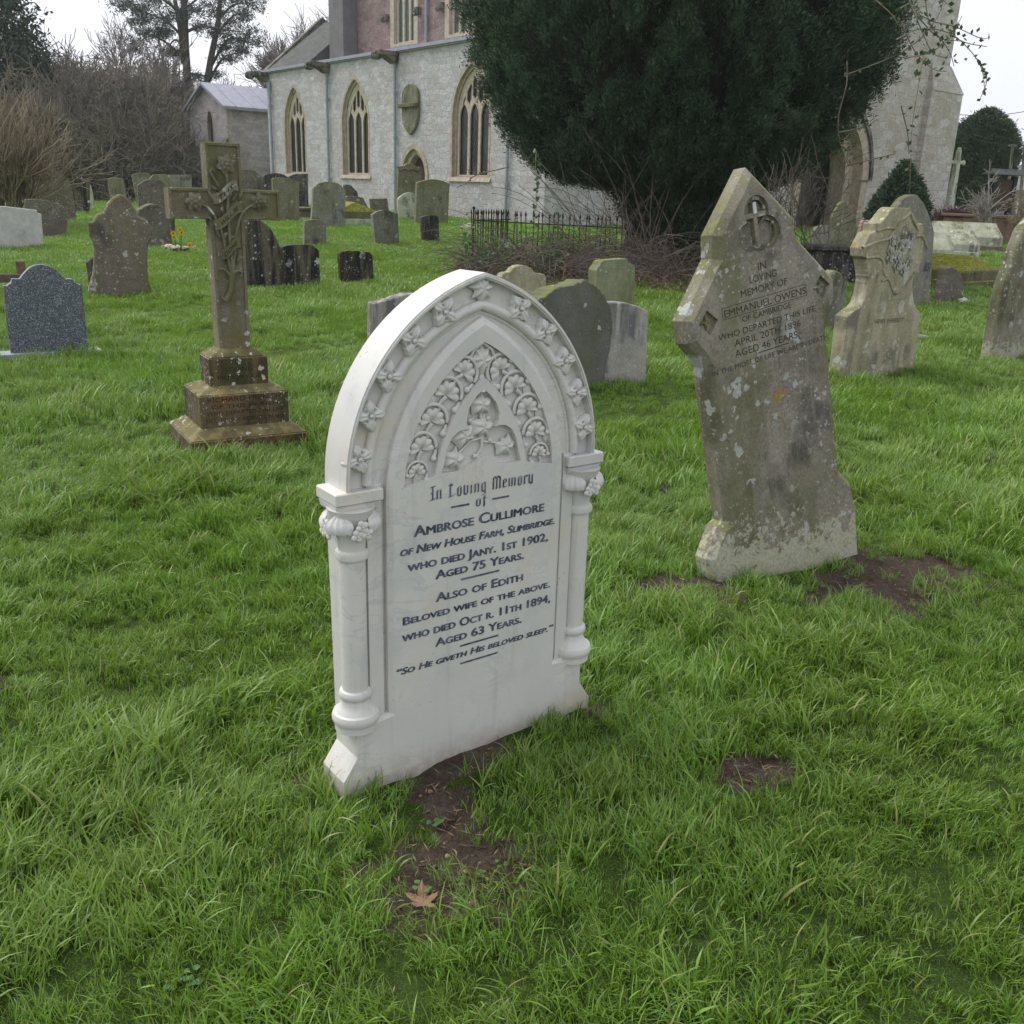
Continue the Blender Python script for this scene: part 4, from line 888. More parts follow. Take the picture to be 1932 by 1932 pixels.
slab('curved_headstone', 'plain grey headstone half hidden behind the white marble arch', HS, (560, 560), 33, [(380, 292, 1), (420, 285), (500, 262), (560, 243), (650, 235), (740, 250, 1), (760, 640, 1), (372, 600, 1)], .14, 'pale_stone', Z8)
slab('heart_headstone', 'rough dark grey heart-shaped stone leaning behind the marble arch', HS, (1020, 1900), 36, [(655, 1215, 1), (740, 1165), (820, 1110), (880, 1085), (1000, 1060), (1078, 1026, 1), (1150, 1070), (1220, 1150), (1270, 1250), (1293, 1400), (1268, 1600), (1190, 1800), (1125, 1915, 1), (700, 1915, 1), (620, 1500)], .24, 'slate_grey', Z9, bev=.022, rough=.0035, lean=-4)
slab('arc_headstone', 'pale streaked headstone with a low arched top behind the heart-shaped stone', HS, (1360, 1875), 30, [(1180, 1235, 1), (1270, 1214), (1380, 1212), (1480, 1236), (1586, 1282, 1), (1565, 1872, 1), (1150, 1885, 1)], .12, 'pale_stone', Z9)
slab('algae_headstone', 'pale green headstone with notched corners against the brambles', HS, (1310, 1480), 36, [(1163, 955, 1), (1195, 900), (1205, 885, 1), (1230, 872, 1), (1410, 860, 1), (1428, 890), (1476, 925, 1), (1476, 960, 1), (1470, 1480, 1), (1160, 1480, 1)], .14, 'green_stone', Z9)
slab('trefoil_headstone', 'small ochre headstone with a trefoil top at the bramble edge', HS, (580, 1330), 33, [(398, 1005, 1), (420, 976), (470, 966, 1), (500, 932), (560, 912), (620, 927), (668, 970, 1), (740, 985), (762, 1012, 1), (742, 1340, 1), (425, 1340, 1)], .13, 'carved_stone', Z9)
cv = slab('carved_headstone', 'cream lichened headstone with a carved quatrefoil cross of flowers', HS, (650, 1815), 36, [(345, 1855, 1), (375, 1600), (412, 1285, 1), (445, 1255), (540, 1170), (585, 1010), (592, 915, 1), (570, 790, 1), (545, 770, 1), (545, 690, 1), (605, 565, 1), (655, 545, 1), (660, 480, 1), (705, 465), (780, 372), (820, 340, 1), (950, 345, 1), (1000, 430), (1030, 490, 1), (1062, 480, 1), (1066, 560, 1), (1085, 620), (1110, 690, 1), (1085, 735), (1000, 915, 1), (972, 1000), (985, 1160), (1040, 1252, 1), (1000, 1600), (972, 1795, 1)], .14, 'carved_stone', Z4)
Mv = np.array(cv.matrix_basis.inverted())
def onslab(px, pz, Z, Mi, d=0.):
    a = Mi[:3, :3] @ CAM + Mi[:3, 3]; b = Mi[:3, :3] @ ray(px * Z[0] + Z[1], pz * Z[0] + Z[2]); return a + (d - a[1]) / b[1] * b
b = MB()
for i in range(30):
    p = onslab(random.uniform(760, 960), random.uniform(570, 880), Z4, Mv); r = random.uniform(.03, .05)
    L = lily(5, r * 1.2)
    b.add(tf(Matrix.Translation((p[0], .006, p[2])) @ yrot(random.random() * 6), np.concatenate(L.v)), L.f)
b.build('carved_flower_spray', M_['white_lichen'], cv, True)
b = MB()
for pts in ([(835, 520), (850, 470), (900, 430), (950, 385)], [(950, 385), (980, 470), (1010, 530), (1000, 560), (940, 560)], [(990, 590), (1050, 590), (1080, 650), (1095, 690)], [(540, 690), (650, 640), (760, 610), (800, 560), (835, 520)], [(560, 775), (680, 770), (720, 830), (720, 900), (760, 960)], [(700, 975), (760, 960), (810, 1080), (880, 1040), (985, 900)], [(660, 545), (740, 520), (830, 520)]):
    b.tube(smooth3([onslab(*p, Z4, Mv, .002) for p in pts]), .015, 8)
b.build('carved_frame', M_['carved_stone'], cv, True)
lc = Lettering(); q = onslab(770, 1335, Z4, Mv); lc.line('HENRY WHERRETT', q[0], q[2], .058, .46, -.0008, bold=.01); q = onslab(690, 1210, Z4, Mv)
lc.build('cut_shade_lettering', M_['letter_dark'], cv)  # uncut letters, the shade of carving painted by their dark tone
slab('pointed_headstone', 'tall plain grey pointed headstone standing behind the cream carved one', HS, (960, 1195), 36, [(838, 335, 1), (900, 262), (980, 228), (1030, 250), (1090, 345), (1140, 480), (1160, 560, 1), (1128, 1195, 1), (1060, 1205, 1), (850, 1205, 1)], .13, 'grey_stone', Z4)
slab('oval_headstone', 'ochre-green pointed oval headstone in front of the tower arch', HS, (385, 640), 36, [(283, 640, 1), (284, 430), (320, 345), (388, 285), (432, 312), (465, 380), (487, 490), (488, 640, 1)], .14, 'olive_stone', Z4, Y=30)
slab('low_round_headstone', 'low round grey stone left of the ochre oval headstone', HS, (215, 625), 36, [(128, 625, 1), (135, 545), (180, 502), (240, 495), (290, 540), (302, 625, 1)], .14, 'grey_stone', Z4, Y=28)
slab('pink_headstone', 'small pink domed headstone beside the dark clipped bush', HS, (575, 545), 36, [(520, 545, 1), (538, 470), (580, 455), (622, 470), (628, 545, 1)], .12, 'pink_stone', Z4, Y=32)
slab('rough_headstone', 'small rough pointed stone on the grass before the mossy tomb', HS, (1330, 1145), 36, [(1242, 1170, 1), (1250, 1080), (1275, 950), (1290, 860), (1325, 855), (1385, 905), (1415, 1000), (1412, 1125, 1)], .2, 'lichen_stone', Z4, bev=.02)
slab('leaning_headstone', 'tall brown headstone leaning at the edge of the picture', HS, (1900, 1640), 34, [(1660, 1650, 1), (1745, 1150), (1860, 780), (1940, 560, 1), (1990, 480), (2120, 380), (2330, 420), (2440, 560, 1), (2370, 1640, 1)], .14, 'big_stone', Z4, cham=.03)
slab('disc_headstone', 'round stone disc behind the tall gabled headstone', HS, (330, 1425), 36, [(255, 1440, 1), (230, 1150), (240, 960), (300, 890), (350, 900), (400, 985), (408, 1080), (380, 1220), (320, 1370), (280, 1440, 1)], .13, 'grey_stone', Z4, cham=.02)

# ---- tombs: coped grave covers, table tombs, kerbs
def coped(name, label, cat, px, yaw, w, l, h0, h1, mat, Y=None, hip=.25, moss=None):
    P0 = at(*px) if Y is None else dep(*px, Y); P0[2] = gz(P0[0], P0[1])
    t = empty(name, P0, radians(yaw), label, cat)
    MB().box(-w / 2 - .05, w / 2 + .05, -.05, l + .05, -.15, h0 * .45).build('kerb', M_[mat], t, bevel=.015)
    b = MB(); V = [(-w / 2, 0, h0 * .45), (w / 2, 0, h0 * .45), (w / 2, l, h0 * .45), (-w / 2, l, h0 * .45), (-w / 2, 0, h0), (w / 2, 0, h0), (w / 2, l, h0), (-w / 2, l, h0), (0, hip, h1), (0, l - hip, h1)]
    b.add(V, [(0, 1, 5, 4), (1, 2, 6, 5), (2, 3, 7, 6), (3, 0, 4, 7), (4, 5, 8), (5, 6, 9, 8), (6, 7, 9), (7, 4, 8, 9)]); b.build('coped_lid', M_[moss or mat], t, bevel=.02)
    FOOT.append((P0[0] - sin(radians(yaw)) * l / 2, P0[1] + cos(radians(yaw)) * l / 2, w / 2, l / 2, radians(yaw)))
    return t
def zz(x, y, Z=Z4): return (x * Z[0] + Z[1], y * Z[0] + Z[2])
coped('coped_tomb', 'white coped tomb lid just right of the grey pointed headstone', 'tomb', zz(1300, 800), 62, .95, 2.1, .30, .72, 'white_lichen')
coped('coped_tomb', 'white coped tomb lid with black blotches between two others', 'tomb', zz(1530, 775), 62, .95, 2.2, .36, .74, 'white_lichen')
coped('coped_tomb', 'pitted lichen tomb lid under the red-brown chest tomb', 'tomb', zz(1720, 735), 62, .9, 2.2, .45, .85, 'lichen_stone', moss='white_lichen')
coped('mossy_tomb', 'low tomb with thick yellow-green moss slope and dark kerb', 'tomb', zz(1560, 1040), 40, 1.45, 1.9, .34, .62, 'moss_stone')
def tabletomb(name, label, px, yaw, w, l, h, mat, Y=None, th=.10):
    P0 = at(*px) if Y is None else dep(*px, Y); P0[2] = gz(P0[0], P0[1]); t = empty(name, P0, radians(yaw), label, 'tomb')
    MB().box(-w / 2 + .08, w / 2 - .08, .08, l - .08, -.15, h - th).build('chest', M_[mat], t, bevel=.01)
    MB().box(-w / 2, w / 2, 0, l, h - th + .002, h).build('top_slab', M_[mat], t, bevel=.02)
    FOOT.append((P0[0] - sin(radians(yaw)) * l / 2, P0[1] + cos(radians(yaw)) * l / 2, w / 2, l / 2, radians(yaw))); return t
tabletomb('table_tomb', 'long brown table tomb with a flat slab behind the gabled headstone', zz(330, 800), 12, 1.9, .9, .72, 'dark_stone', Y=19)
tabletomb('chest_tomb', 'red-brown chest tomb with a lichen-spotted flat slab', zz(1790, 640), 8, 3.6, 1.3, .95, 'brick_tomb', Y=33, th=.10)
tabletomb('ledger_tomb', 'low grey ledger slab beside the mossy tomb', zz(1180, 960), 36, .8, 1.8, .35, 'pale_stone')
coped('broken_tomb', 'broken pale stone blocks before the brown table tomb', 'tomb', zz(330, 900), 55, .55, .9, .25, .5, 'white_lichen')
tabletomb('kerb_stone', 'low lichened kerb stone in front of the brown table tomb', zz(470, 965), 36, 1.2, .25, .22, 'olive_stone')
coped('moss_tomb', 'low chest tomb capped with bright yellow moss near the aisle wall', 'tomb', zz(895, 1695, Z2), 36, 1.55, 1.6, .42, .72, 'white_lichen', moss='moss_stone')
tabletomb('flat_tomb', 'small flat lichened tomb between the headstones by the aisle wall', zz(1315, 880, Z6b), 36, .9, 1.2, .40, 'lichen_stone', Y=36)
def rock(name, label, px, r, mat, sq=(1, .8, .6)):
    P0 = at(*px); b = bmesh.new(); bmesh.ops.create_icosphere(b, subdivisions=3, radius=r)
    for v in b.verts:
        n = v.co.normalized(); v.co *= 1 + .22 * sin(n.x * 5 + r * 90) * cos(n.y * 6 + 1) + .12 * sin(n.z * 9 + n.x * 7)
        v.co.x *= sq[0]; v.co.y *= sq[1]; v.co.z *= sq[2]
    return tag(bm_obj(name, b, M_[mat], M=Matrix.Translation(Vector(P0) + Vector((0, 0, r * .15))), smooth=True), label, 'rock')
rock('rock', 'pale lichened rock in the grass by the iron railings', (888, 433), .26, 'white_lichen', (1.3, .8, .6))
rock('rock', 'small white stone lying beside the rough pointed stone', zz(1410, 1155), .09, 'white_stone')
rock('rock', 'white stone at the foot of the mossy tomb kerb', zz(1735, 1078), .11, 'white_stone')
rock('rock', 'flat pale stone lying in the grass behind the cream carved headstone', zz(1040, 1475), .10, 'white_lichen', (1.5, .8, .35))
# ---- flowers on graves
P0 = at(337, 476); t = empty('flower_arrangement', P0, 0, 'grave arrangement of sunflowers and pink blossoms lying on the grass', 'flowers')
PET = {k: simple(k + '_petal', c, .7, .25, 30, 0) for k, c in dict(yellow=(.55, .36, .02), pink=(.5, .2, .19), cream=(.6, .5, .38), orange=(.6, .16, .02), white=(.65, .62, .55), brown=(.05, .03, .02)).items()}
M_['stalk'] = simple('green_stalk', (.05, .11, .025), .7, .2, 10, 0)
b = MB()
for k in range(26): b.ball((random.gauss(0, .15), random.gauss(0, .07), .035 + random.random() * .05), random.uniform(.015, .03), 4)
b.build('foliage', M_['stalk'], t)
for c, n in (('pink', 5), ('cream', 8), ('white', 5)):
    for k in range(n):
        L = lily(6, .042); L.build('blossom', PET[c], t, True, Matrix.Translation((random.gauss(0, .13), random.gauss(-.03, .06), .08 + random.random() * .05)) @ Matrix.Rotation(-1.0, 4, 'X'))
for x, z in [(-.08, .38), (-.06, .30), (.07, .46), (.10, .40), (.25, .16)]:
    s = MB(); s.tube([(x * .4, 0, .02), (x * .8, 0, z * .6), (x, -.01, z)], .005, 5); so_ = s.build('sunflower', M_['stalk'], t)
    p = MB()
    for k in range(13): V, Fs = leaf_mesh([(-.008, .015), (-.012, .04), (0, .06), (.012, .04), (.008, .015), (0, .01)], .003, n=2, veins=False); p.add(tf(yrot(k * 2 * PI / 13), V), Fs)
    p.build('petals', PET['yellow'], so_, False, Matrix.Translation((x, -.015, z))); MB().ball((x, -.02, z), .018, 5, (1, .5, 1)).build('flower_head', PET['brown'], so_)
for lab, px, Y, cs in [('orange flowers in a pot on a far grave by the tower', zz(1225, 480), 36, ['orange']), ('white and orange flowers on a far grave beside the red shrub', zz(1335, 478), 36, ['cream', 'orange', 'white']), ('white flowers lying on the far grass before the notice board', zz(1485, 505), 34, ['white', 'white'])]:
    P0 = dep(*px, Y); P0[2] = gz(P0[0], P0[1]); t = empty('flower_pot', P0, 0, lab, 'flowers')
    MB().lathe([(.10, -.05), (.14, .14), (.15, .16)], (0, 0, 0), 10).build('pot', M_['board_brown'], t)
    for i, c in enumerate(cs):
        b = MB()
        for k in range(14): b.ball((random.gauss((i - .5) * .2 * (len(cs) > 1), .10), random.gauss(0, .08), .24 + random.random() * .22), random.uniform(.04, .07), 4)
        b.build('blossom', PET[c], t, True)
    FOOT.append((P0[0], P0[1], .3, .2, 0))
# ------------------------------------------------------------------ the church
CY = atan2(-.77465, .63238)
CHM = Matrix.Translation((-4.8235, 43, .60)) @ Matrix.Rotation(CY, 4, 'Z')      # local x along the aisle wall, y into the building
ch = empty('church', M=CHM, label='limewashed stone parish church with traceried aisle windows, clerestory and tower', cat='church')
ZG = -.12 + .125
LS = M_['limestone']; AW = M_['aisle_wall']
W = [(-11.2, 1.02), (-5.0, 1.10), (4.1, 1.12)]
def up(P, d): return [(x, z + d) for x, z in P]
zo = .125
hole = [parch(h + .22, 1.24 + zo, 3.6 + zo, 5.60 + zo, 14, c) for c, h in W]
dout = parch(1.12, -1.2, 1.30 + zo, 2.62 + zo, 14, .05)
wall_out = [(-14.3, -1.5), (-1.07, -1.5)] + [(x, z) for x, z in dout[::-1] if z > -1.1][::1] + [(8.8, -1.5), (8.8, 6.35), (-14.3, 6.35)]
# build the outline with the door cut from below
da = [p for p in dout if p[1] > -1.1]; da = sorted([p for p in da], key=lambda p: 0)
R_ = dout[2:]; L_arc = R_[::-1]            # left foot of the arch .. apex .. right foot
wall_out = [(-14.3, -1.5), (.05 - 1.12, -1.5)] + L_arc + [(.05 + 1.12, -1.5), (8.8, -1.5), (8.8, 6.35), (-14.3, 6.35)]
bm_obj('aisle_wall', plate_bm(wall_out, hole, 0, .7, [None] * 3), AW, ch)
MB().box(8.1, 8.8, .7, 5.2, -1.5, 6.35).build('aisle_end_wall', AW, ch); MB().box(-14.3, -13.6, .7, 5.2, -1.5, 6.35).build('aisle_end_wall', AW, ch)
def tracery(h, cx=0.):
    T = []
    for s in (-.70, 0, .70): T.append(parch(.275, 1.40 + zo, 3.55 + zo, 4.05 + zo, 7, s * h / 1.1))
    k = h / 1.1
    P = [[(-.52, 4.18), (-.37, 4.02), (-.22, 4.22), (-.22, 4.78), (-.33, 4.72), (-.52, 4.46)], [(-.14, 4.34), (0, 4.18), (.14, 4.34), (.14, 4.86), (0, 5.02), (-.14, 4.86)], [(-.80, 3.98), (-.66, 4.12), (-.60, 4.24), (-.60, 4.36), (-.72, 4.22)]]
    P += [[(-x, z) for x, z in P[0]], [(-x, z) for x, z in P[2]]]
    return T + [[(x * k, z + zo) for x, z in q] for q in P]
for i, (c, h) in enumerate(W):
    M = Matrix.Translation((c, 0, 0))
    so_ = parch(h + .22, 1.24 + zo, 3.6 + zo, 5.60 + zo, 16); si = parch(h, 1.34 + zo, 3.6 + zo, 5.32 + zo, 16); si2 = parch(h + .10, 1.29 + zo, 3.6 + zo, 5.44 + zo, 16)
    wn = bm_obj('aisle_window', plate_bm(so_, [si2], -.012, .12, [None]), LS, ch, M)
    bm_obj('inner_reveal', plate_bm(si2, [si], .121, .30, [None]), LS, wn)
    bm_obj('tracery', plate_bm(si, tracery(h), .19, .26, [None] * 8), M_['mullion'], wn, bevel=.025)
    bm_obj('glass', plate_bm(si, (), .275, .285), M_['dark_glass'], wn)
    MB().frustum((-h - .32, h + .32, -.10, .25), 1.14 + zo, (-h - .32, h + .32, -.02, .25), 1.30 + zo).build('sill', M_['limestone'], wn)
    if i == 2:
        g_ = MB()
        for k in range(-16, 22):
            for sl in (1, -1):
                x0 = k * .14
                pts = []
                for t in np.linspace(0, 1, 2): pts.append((x0 + sl * (t - .5) * 2.6 * .5, .266, 1.45 + zo + t * 2.3))
                if all(abs(p[0]) < h - .02 for p in pts): g_.tube(pts, .006, 3)
        g_.build('leading_grille', M_['iron'], wn)
di = parch(.72, -1.2, 1.25 + zo, 2.20 + zo, 12, .05); dm = parch(.92, -1.2, 1.28 + zo, 2.42 + zo, 12, .05)
dr = bm_obj('doorway', plate_bm(dout, [[(x, max(z, -1.15)) for x, z in dm]], -.05, .3, [None]), M_['limestone'], ch)
bm_obj('door_moulding', plate_bm(dm, [[(x, max(z, -1.15)) for x, z in di]], .12, .5, [None]), M_['limestone'], dr)
bm_obj('door_leaf', plate_bm(di, (), .42, .48), M_['board_brown'], dr)
# wall tablet
tb = bm_obj('wall_tablet', plate_bm(catmull([(-.62, 3.85, 1), (-.60, 3.6), (-.42, 3.25), (0, 2.95, 1), (.42, 3.25), (.60, 3.6), (.62, 3.85, 1), (.62, 4.55), (.40, 4.85), (0, 4.95), (-.40, 4.85), (-.62, 4.55)]), (), -.14, -.003), M_['olive_stone'], ch, Matrix.Translation((-.12, 0, zo)), bevel=.03)
MB().box(-.72, .72, -.30, -.141, 4.04, 4.20).build('tablet_ledge', M_['moss_stone'], tb, bevel=.02)
for u in (-13.75, -7.45, -1.32, 6.67):
    p = MB().tube([(u, -.11, -.6), (u, -.11, 5.98)], .062, 10)
    for z in (1.2, 3.0, 4.8): p.lathe([(.062, z - .08), (.085, z - .07), (.085, z + .07), (.062, z + .08)], (u, -.11, 0), 10)
    p.build('downpipe', M_['pipe'], ch, 'auto')
for u in (-14.25, -7.55, -1.42):
    b = MB(); b.frustum((u - .24, u + .24, -.18, .0), 5.95, (u - .30, u + .30, -.62, .0), 6.20); b.box(u - .30, u + .30, -1.0, -.002, 6.203, 6.40); b.ball((u, -.95, 6.17), .19, 6, (1, 1.4, .9)); b.ball((u - .1, -1.05, 6.27), .09, 5); b.ball((u + .1, -1.05, 6.27), .09, 5)
    b.build('gargoyle', M_['gargoyle'], ch, bevel=.03)
MB().box(-14.5, 8.95, -.12, .55, 6.352, 6.44).box(-14.5, 8.95, -.20, -.1205, 6.40, 6.53).build('eaves_gutter', M_['lead'], ch)
b = MB(); b.add([(-14.4, .56, 6.42), (8.9, .56, 6.42), (8.9, 5.3, 7.55), (-14.4, 5.3, 7.55), (-14.4, .56, 6.3), (8.9, .56, 6.3), (8.9, 5.3, 7.4), (-14.4, 5.3, 7.4)], [(0, 1, 2, 3), (7, 6, 5, 4), (0, 4, 5, 1), (1, 5, 6, 2), (2, 6, 7, 3), (3, 7, 4, 0)])
b.build('aisle_roof', M_['lead'], ch)
# clerestory
CW = [(-9.0, .95), (-4.0, .95), (1.0, .95)]
ho = [parch(h + .35, 7.72 + zo, 9.9, 11.4, 8, c) for c, h in CW]
bm_obj('clerestory_wall', plate_bm([(-15.9, -1), (5.5, -1), (5.5, 12.6), (-15.9, 12.6)], ho, 5.2, 5.9, [None] * 3), M_['nave_wall'], ch)
MB().box(-15.9, -15.2, 5.91, 19.5, -1, 12.6).box(4.8, 5.5, 5.91, 19.5, -1, 12.6).build('nave_end_wall', M_['nave_wall'], ch)
b = MB(); b.add([(-16, 5.0, 12.61), (5.6, 5.0, 12.61), (5.6, 12.5, 16), (-16, 12.5, 16), (5.6, 19.6, 12.61), (-16, 19.6, 12.61)], [(0, 1, 2, 3), (3, 2, 4, 5), (0, 3, 5), (1, 4, 2)]); b.build('nave_roof', M_['slate'], ch)
for c, h in CW:
    M = Matrix.Translation((c, 5.2, 0)); so_ = parch(h + .35, 7.72 + zo, 9.9, 11.4, 10); si = parch(h, 7.86 + zo, 9.9, 11.1, 10)
    wn = bm_obj('clerestory_window', plate_bm(so_, [si], -.012, .35, [None]), M_['mullion'], ch, M)
    bm_obj('mullions', plate_bm(si, [parch(.20, 7.95 + zo, 9.7, 10.2, 6, s) for s in (-.60, 0, .60)], .16, .30, [None] * 3), M_['mullion'], wn, bevel=.03)
    bm_obj('glass', plate_bm(si, (), .24, .25), M_['green_glass'], wn)
MB().tube([(-6.75, 5.08, 7.4), (-6.75, 5.08, 12.4)], .075, 10).build('downpipe', M_['pipe'], ch, True)
MB().box(-15.3, -13.7, 4.3, 5.19, -1, 12.4).build('rendered_buttress', M_['grey_render'], ch, bevel=.02)
for u in (-10.6, -7.55, -5.55): MB().box(u - .18, u + .18, 4.95, 5.19, 9.15, 9.45).ball((u, 4.95, 9.2), .17, 5).build('corbel_head', M_['gargoyle'], ch, bevel=.02)
# chancel east of the nave
MB().box(-21.0, -15.91, 3.6, 11.2, -1, 7.35).build('chancel_wall', M_['vestry_wall'], ch)
b = MB(); b.add([(-21.2, 3.2, 7.30), (-15.91, 3.2, 7.30), (-15.91, 7.0, 10.3), (-21.2, 7.0, 10.3), (-15.91, 11.0, 7.3), (-21.2, 11., 7.3)], [(0, 1, 2, 3), (3, 2, 4, 5), (0, 3, 5), (1, 4, 2), (0, 5, 4, 1)]); b.build('chancel_roof', M_['slate'], ch)
b = MB()
for sgn in (1, -1):
    b.add([(-21.45, 7 - sgn * 4.0, 7.2), (-21.05, 7 - sgn * 4.0, 7.2), (-21.05, 7, 10.62), (-21.45, 7, 10.62), (-21.45, 7 - sgn * 4.0, 6.95), (-21.05, 7 - sgn * 4., 6.95), (-21.05, 7, 10.3), (-21.45, 7, 10.3)], [(0, 1, 2, 3), (7, 6, 5, 4), (0, 4, 5, 1), (1, 5, 6, 2), (2, 6, 7, 3), (3, 7, 4, 0)])
b.build('gable_coping', M_['gargoyle'], ch)
# vestry
VW = M_['vestry_wall']
vo = [(-25.5, -1.2), (-19.8, -1.2), (-19.8, 5.0), (-22.65, 6.22), (-25.5, 5.0)]; lan = parch(.42, 2.0, 4.1, 4.9, 8, -22.35)
ve = bm_obj('vestry_wall', plate_bm(vo, [lan], 0., 4.4, [.35]), VW, ch)
bm_obj('lancet_surround', plate_bm(parch(.56, 1.88, 4.1, 5.06, 10, -22.35), [lan], -.02, .30, [None]), LS, ve); bm_obj('lancet_glass', plate_bm(lan, (), .20, .21), M_['dark_glass'], ve)
MB().box(-20.1, -19.77, -.03, .30, -1.2, 4.95).box(-25.53, -25.2, -.03, .30, -1.2, 4.95).build('corner_quoins', M_['tower_wall'], ve)
for u in (-25.3, -20.0):
    b = MB().box(u - .3, u + .3, -.95, -.031, -1.2, 2.3); b.add([(u - .36, -1.05, 2.302), (u + .36, -1.05, 2.302), (u + .36, -.031, 3.3), (u - .36, -.031, 3.3), (u - .36, -.031, 2.302), (u + .36, -.031, 2.302)], [(0, 1, 2, 3), (0, 3, 4), (1, 5, 2), (0, 4, 5, 1)])
    b.build('buttress', M_['gargoyle'], ve)
b = MB()
for s in (1, -1):
    x = -22.65; b.add([(x, -.35, 6.42), (x, 4.5, 6.42), (x + s * 3.25, 4.5, 5.0), (x + s * 3.25, -.35, 5.0), (x, -.35, 6.26), (x, 4.5, 6.26), (x + s * 3.25, 4.5, 4.84), (x + s * 3.25, -.35, 4.84)], [(0, 1, 2, 3), (7, 6, 5, 4), (0, 3, 7, 4), (3, 2, 6, 7), (2, 1, 5, 6), (1, 0, 4, 5)])
    for y in (.4, 1.5, 2.6, 3.7): b.add([(x, y, 6.44), (x, y + .06, 6.44), (x + s * 3.25, y + .06, 5.03), (x + s * 3.25, y, 5.03), (x, y, 6.40), (x, y + .06, 6.40), (x + s * 3.25, y + .06, 4.98), (x + s * 3.25, y, 4.98)], [(0, 1, 2, 3), (0, 3, 7, 4), (1, 5, 6, 2), (3, 2, 6, 7)])
b.build('vestry_roof', M_['lead'], ch)
# tower: its west face looks this way, the big doorway arch in it
TW = M_['tower_wall']; TX = 13.4; TM_ = Matrix.Translation((TX, 0, 0)) @ Matrix.Rotation(PI / 2, 4, 'Z'); ac = 11.0
ar = parch(2.5, -1, 1.95, 4.75, 16, ac); ar2 = parch(2.05, -1, 1.95, 4.25, 16, ac); ar3 = parch(1.5, -1, 1.95, 3.6, 16, ac)
to = [(6.5, -1.5), (ac - 2.5, -1.5)] + ar[2:][::-1] + [(ac + 2.5, -1.5), (18.55, -1.5), (18.55, 24), (6.5, 24)]
tw = bm_obj('tower_wall', plate_bm(to, (), 0, 1.0), TW, ch, TM_)
MB().box(6.5, 7.5, 1.001, 9, -1.5, 24).box(17.55, 18.55, 1.001, 9, -1.5, 24).box(6.5, 18.55, 9.001, 9.6, -1.5, 24).build('tower_side_wall', TW, tw)
b = MB().frustum((17.0, 19.72, -.30, -.002), -1.5, (17.0, 19.60, -.25, -.002), 5.65); b.frustum((17.0, 19.66, -.28, -.002), 5.652, (17.05, 18.62, -.04, -.002), 6.7); b.box(18.551, 19.5, .0, 1.2, -1.5, 5.6); b.build('tower_buttress', TW, tw)
bm_obj('tower_arch', plate_bm(ar, [[(x, max(z, -.98)) for x, z in ar2]], -.05, .45, [None]), M_['limestone'], tw)
bm_obj('arch_moulding', plate_bm(ar2, [[(x, max(z, -.98)) for x, z in ar3]], .40, 1.1, [None]), M_['limestone'], tw)
bm_obj('hood_mould', plate_bm(parch(2.68, 1.9, 1.95, 4.98, 16, ac), [parch(2.52, 1.92, 1.95, 4.78, 16, ac)], -.14, -.051, [None]), M_['gargoyle'], tw)
MB().box(8, 14, 2.2, 2.5, -1.5, 6).build('tower_inner_wall', M_['grey_render'], tw)
def chw(u, y, z): return np.array(CHM @ Vector((u, y, z)))

# ------------------------------------------------------------------ beyond the tower: houses, memorial, notice board, fence, poles
def house(name, label, px, Y, yaw, w, d, h, rh, wm, rm):
    P0 = dep(*px, Y); P0[2] = gz(P0[0], P0[1]) - .3
    t = empty(name, P0, radians(yaw), label, 'house')
    MB().box(-w / 2, w / 2, 0, d, 0, h).build('wall', wm, t)
    b = MB(); b.add([(-w / 2 - .4, -.4, h - .15), (w / 2 + .4, -.4, h - .15), (w / 2 + .4, d / 2, h + rh), (-w / 2 - .4, d / 2, h + rh), (w / 2 + .4, d + .4, h - .15), (-w / 2 - .4, d + .4, h - .15)], [(0, 1, 2, 3), (3, 2, 4, 5), (0, 3, 5), (1, 4, 2), (0, 5, 4, 1)]); b.build('roof', rm, t); return t
house('house', 'brown-roofed house half hidden behind the round conifer', (1790, 380), 95, -12, 10, 8, 2.6, 3.6, M_['brick_tomb'], M_['roof_brown'])
house('barn', 'long grey-roofed barn with brown wall beyond the notice board', (1890, 385), 120, 5, 26, 9, 3.3, 2.9, M_['nave_wall'], M_['roof_grey'])
P0 = dep(1787, 411, 46); P0[2] = gz(P0[0], P0[1]); t = empty('war_memorial', P0, radians(30), 'tall pale war memorial cross on a stone pedestal by the tower', 'memorial')
MB().box(-.42, .42, -.42, .42, -.3, .62).frustum((-.5, .5, -.5, .5), .621, (-.2, .2, -.2, .2), .85).build('pedestal', M_['pale_stone'], t)
hh = (408 - 297) / F * 46 * 1.02 - .85
MB().frustum((-.15, .15, -.15, .15), .851, (-.10, .10, -.10, .10), .85 + hh).build('shaft', M_['white_lichen'], t)
b = MB().box(-.42, .42, -.08, .08, .85 + hh * .86, .85 + hh * .93); b.box(-.10, .10, -.082, .082, .85 + hh, .85 + hh + .32)
for x, z in ((-.45, .895), (.45, .895), (0, 1.16)): b.ball((x, 0, .85 + hh * z if x else .85 + hh + .32), .12, 5, (1, .7, 1))
b.build('cross_head', M_['white_lichen'], t, bevel=.02)
P0 = dep(1878, 428, 38); P0[2] = gz(P0[0], P0[1]); t = empty('notice_board', P0, radians(20), 'brown notice board with small roof on two black posts', 'notice board')
HB = (428 - 318) / F * 38
for x in (-.48, .48): MB().box(x - .09, x + .09, -.09, .09, -.3, HB * .92).build('post', M_['black_paint'], t)
MB().box(-.389, .389, -.05, .03, HB * .38, HB * .86).build('board', M_['board_brown'], t)
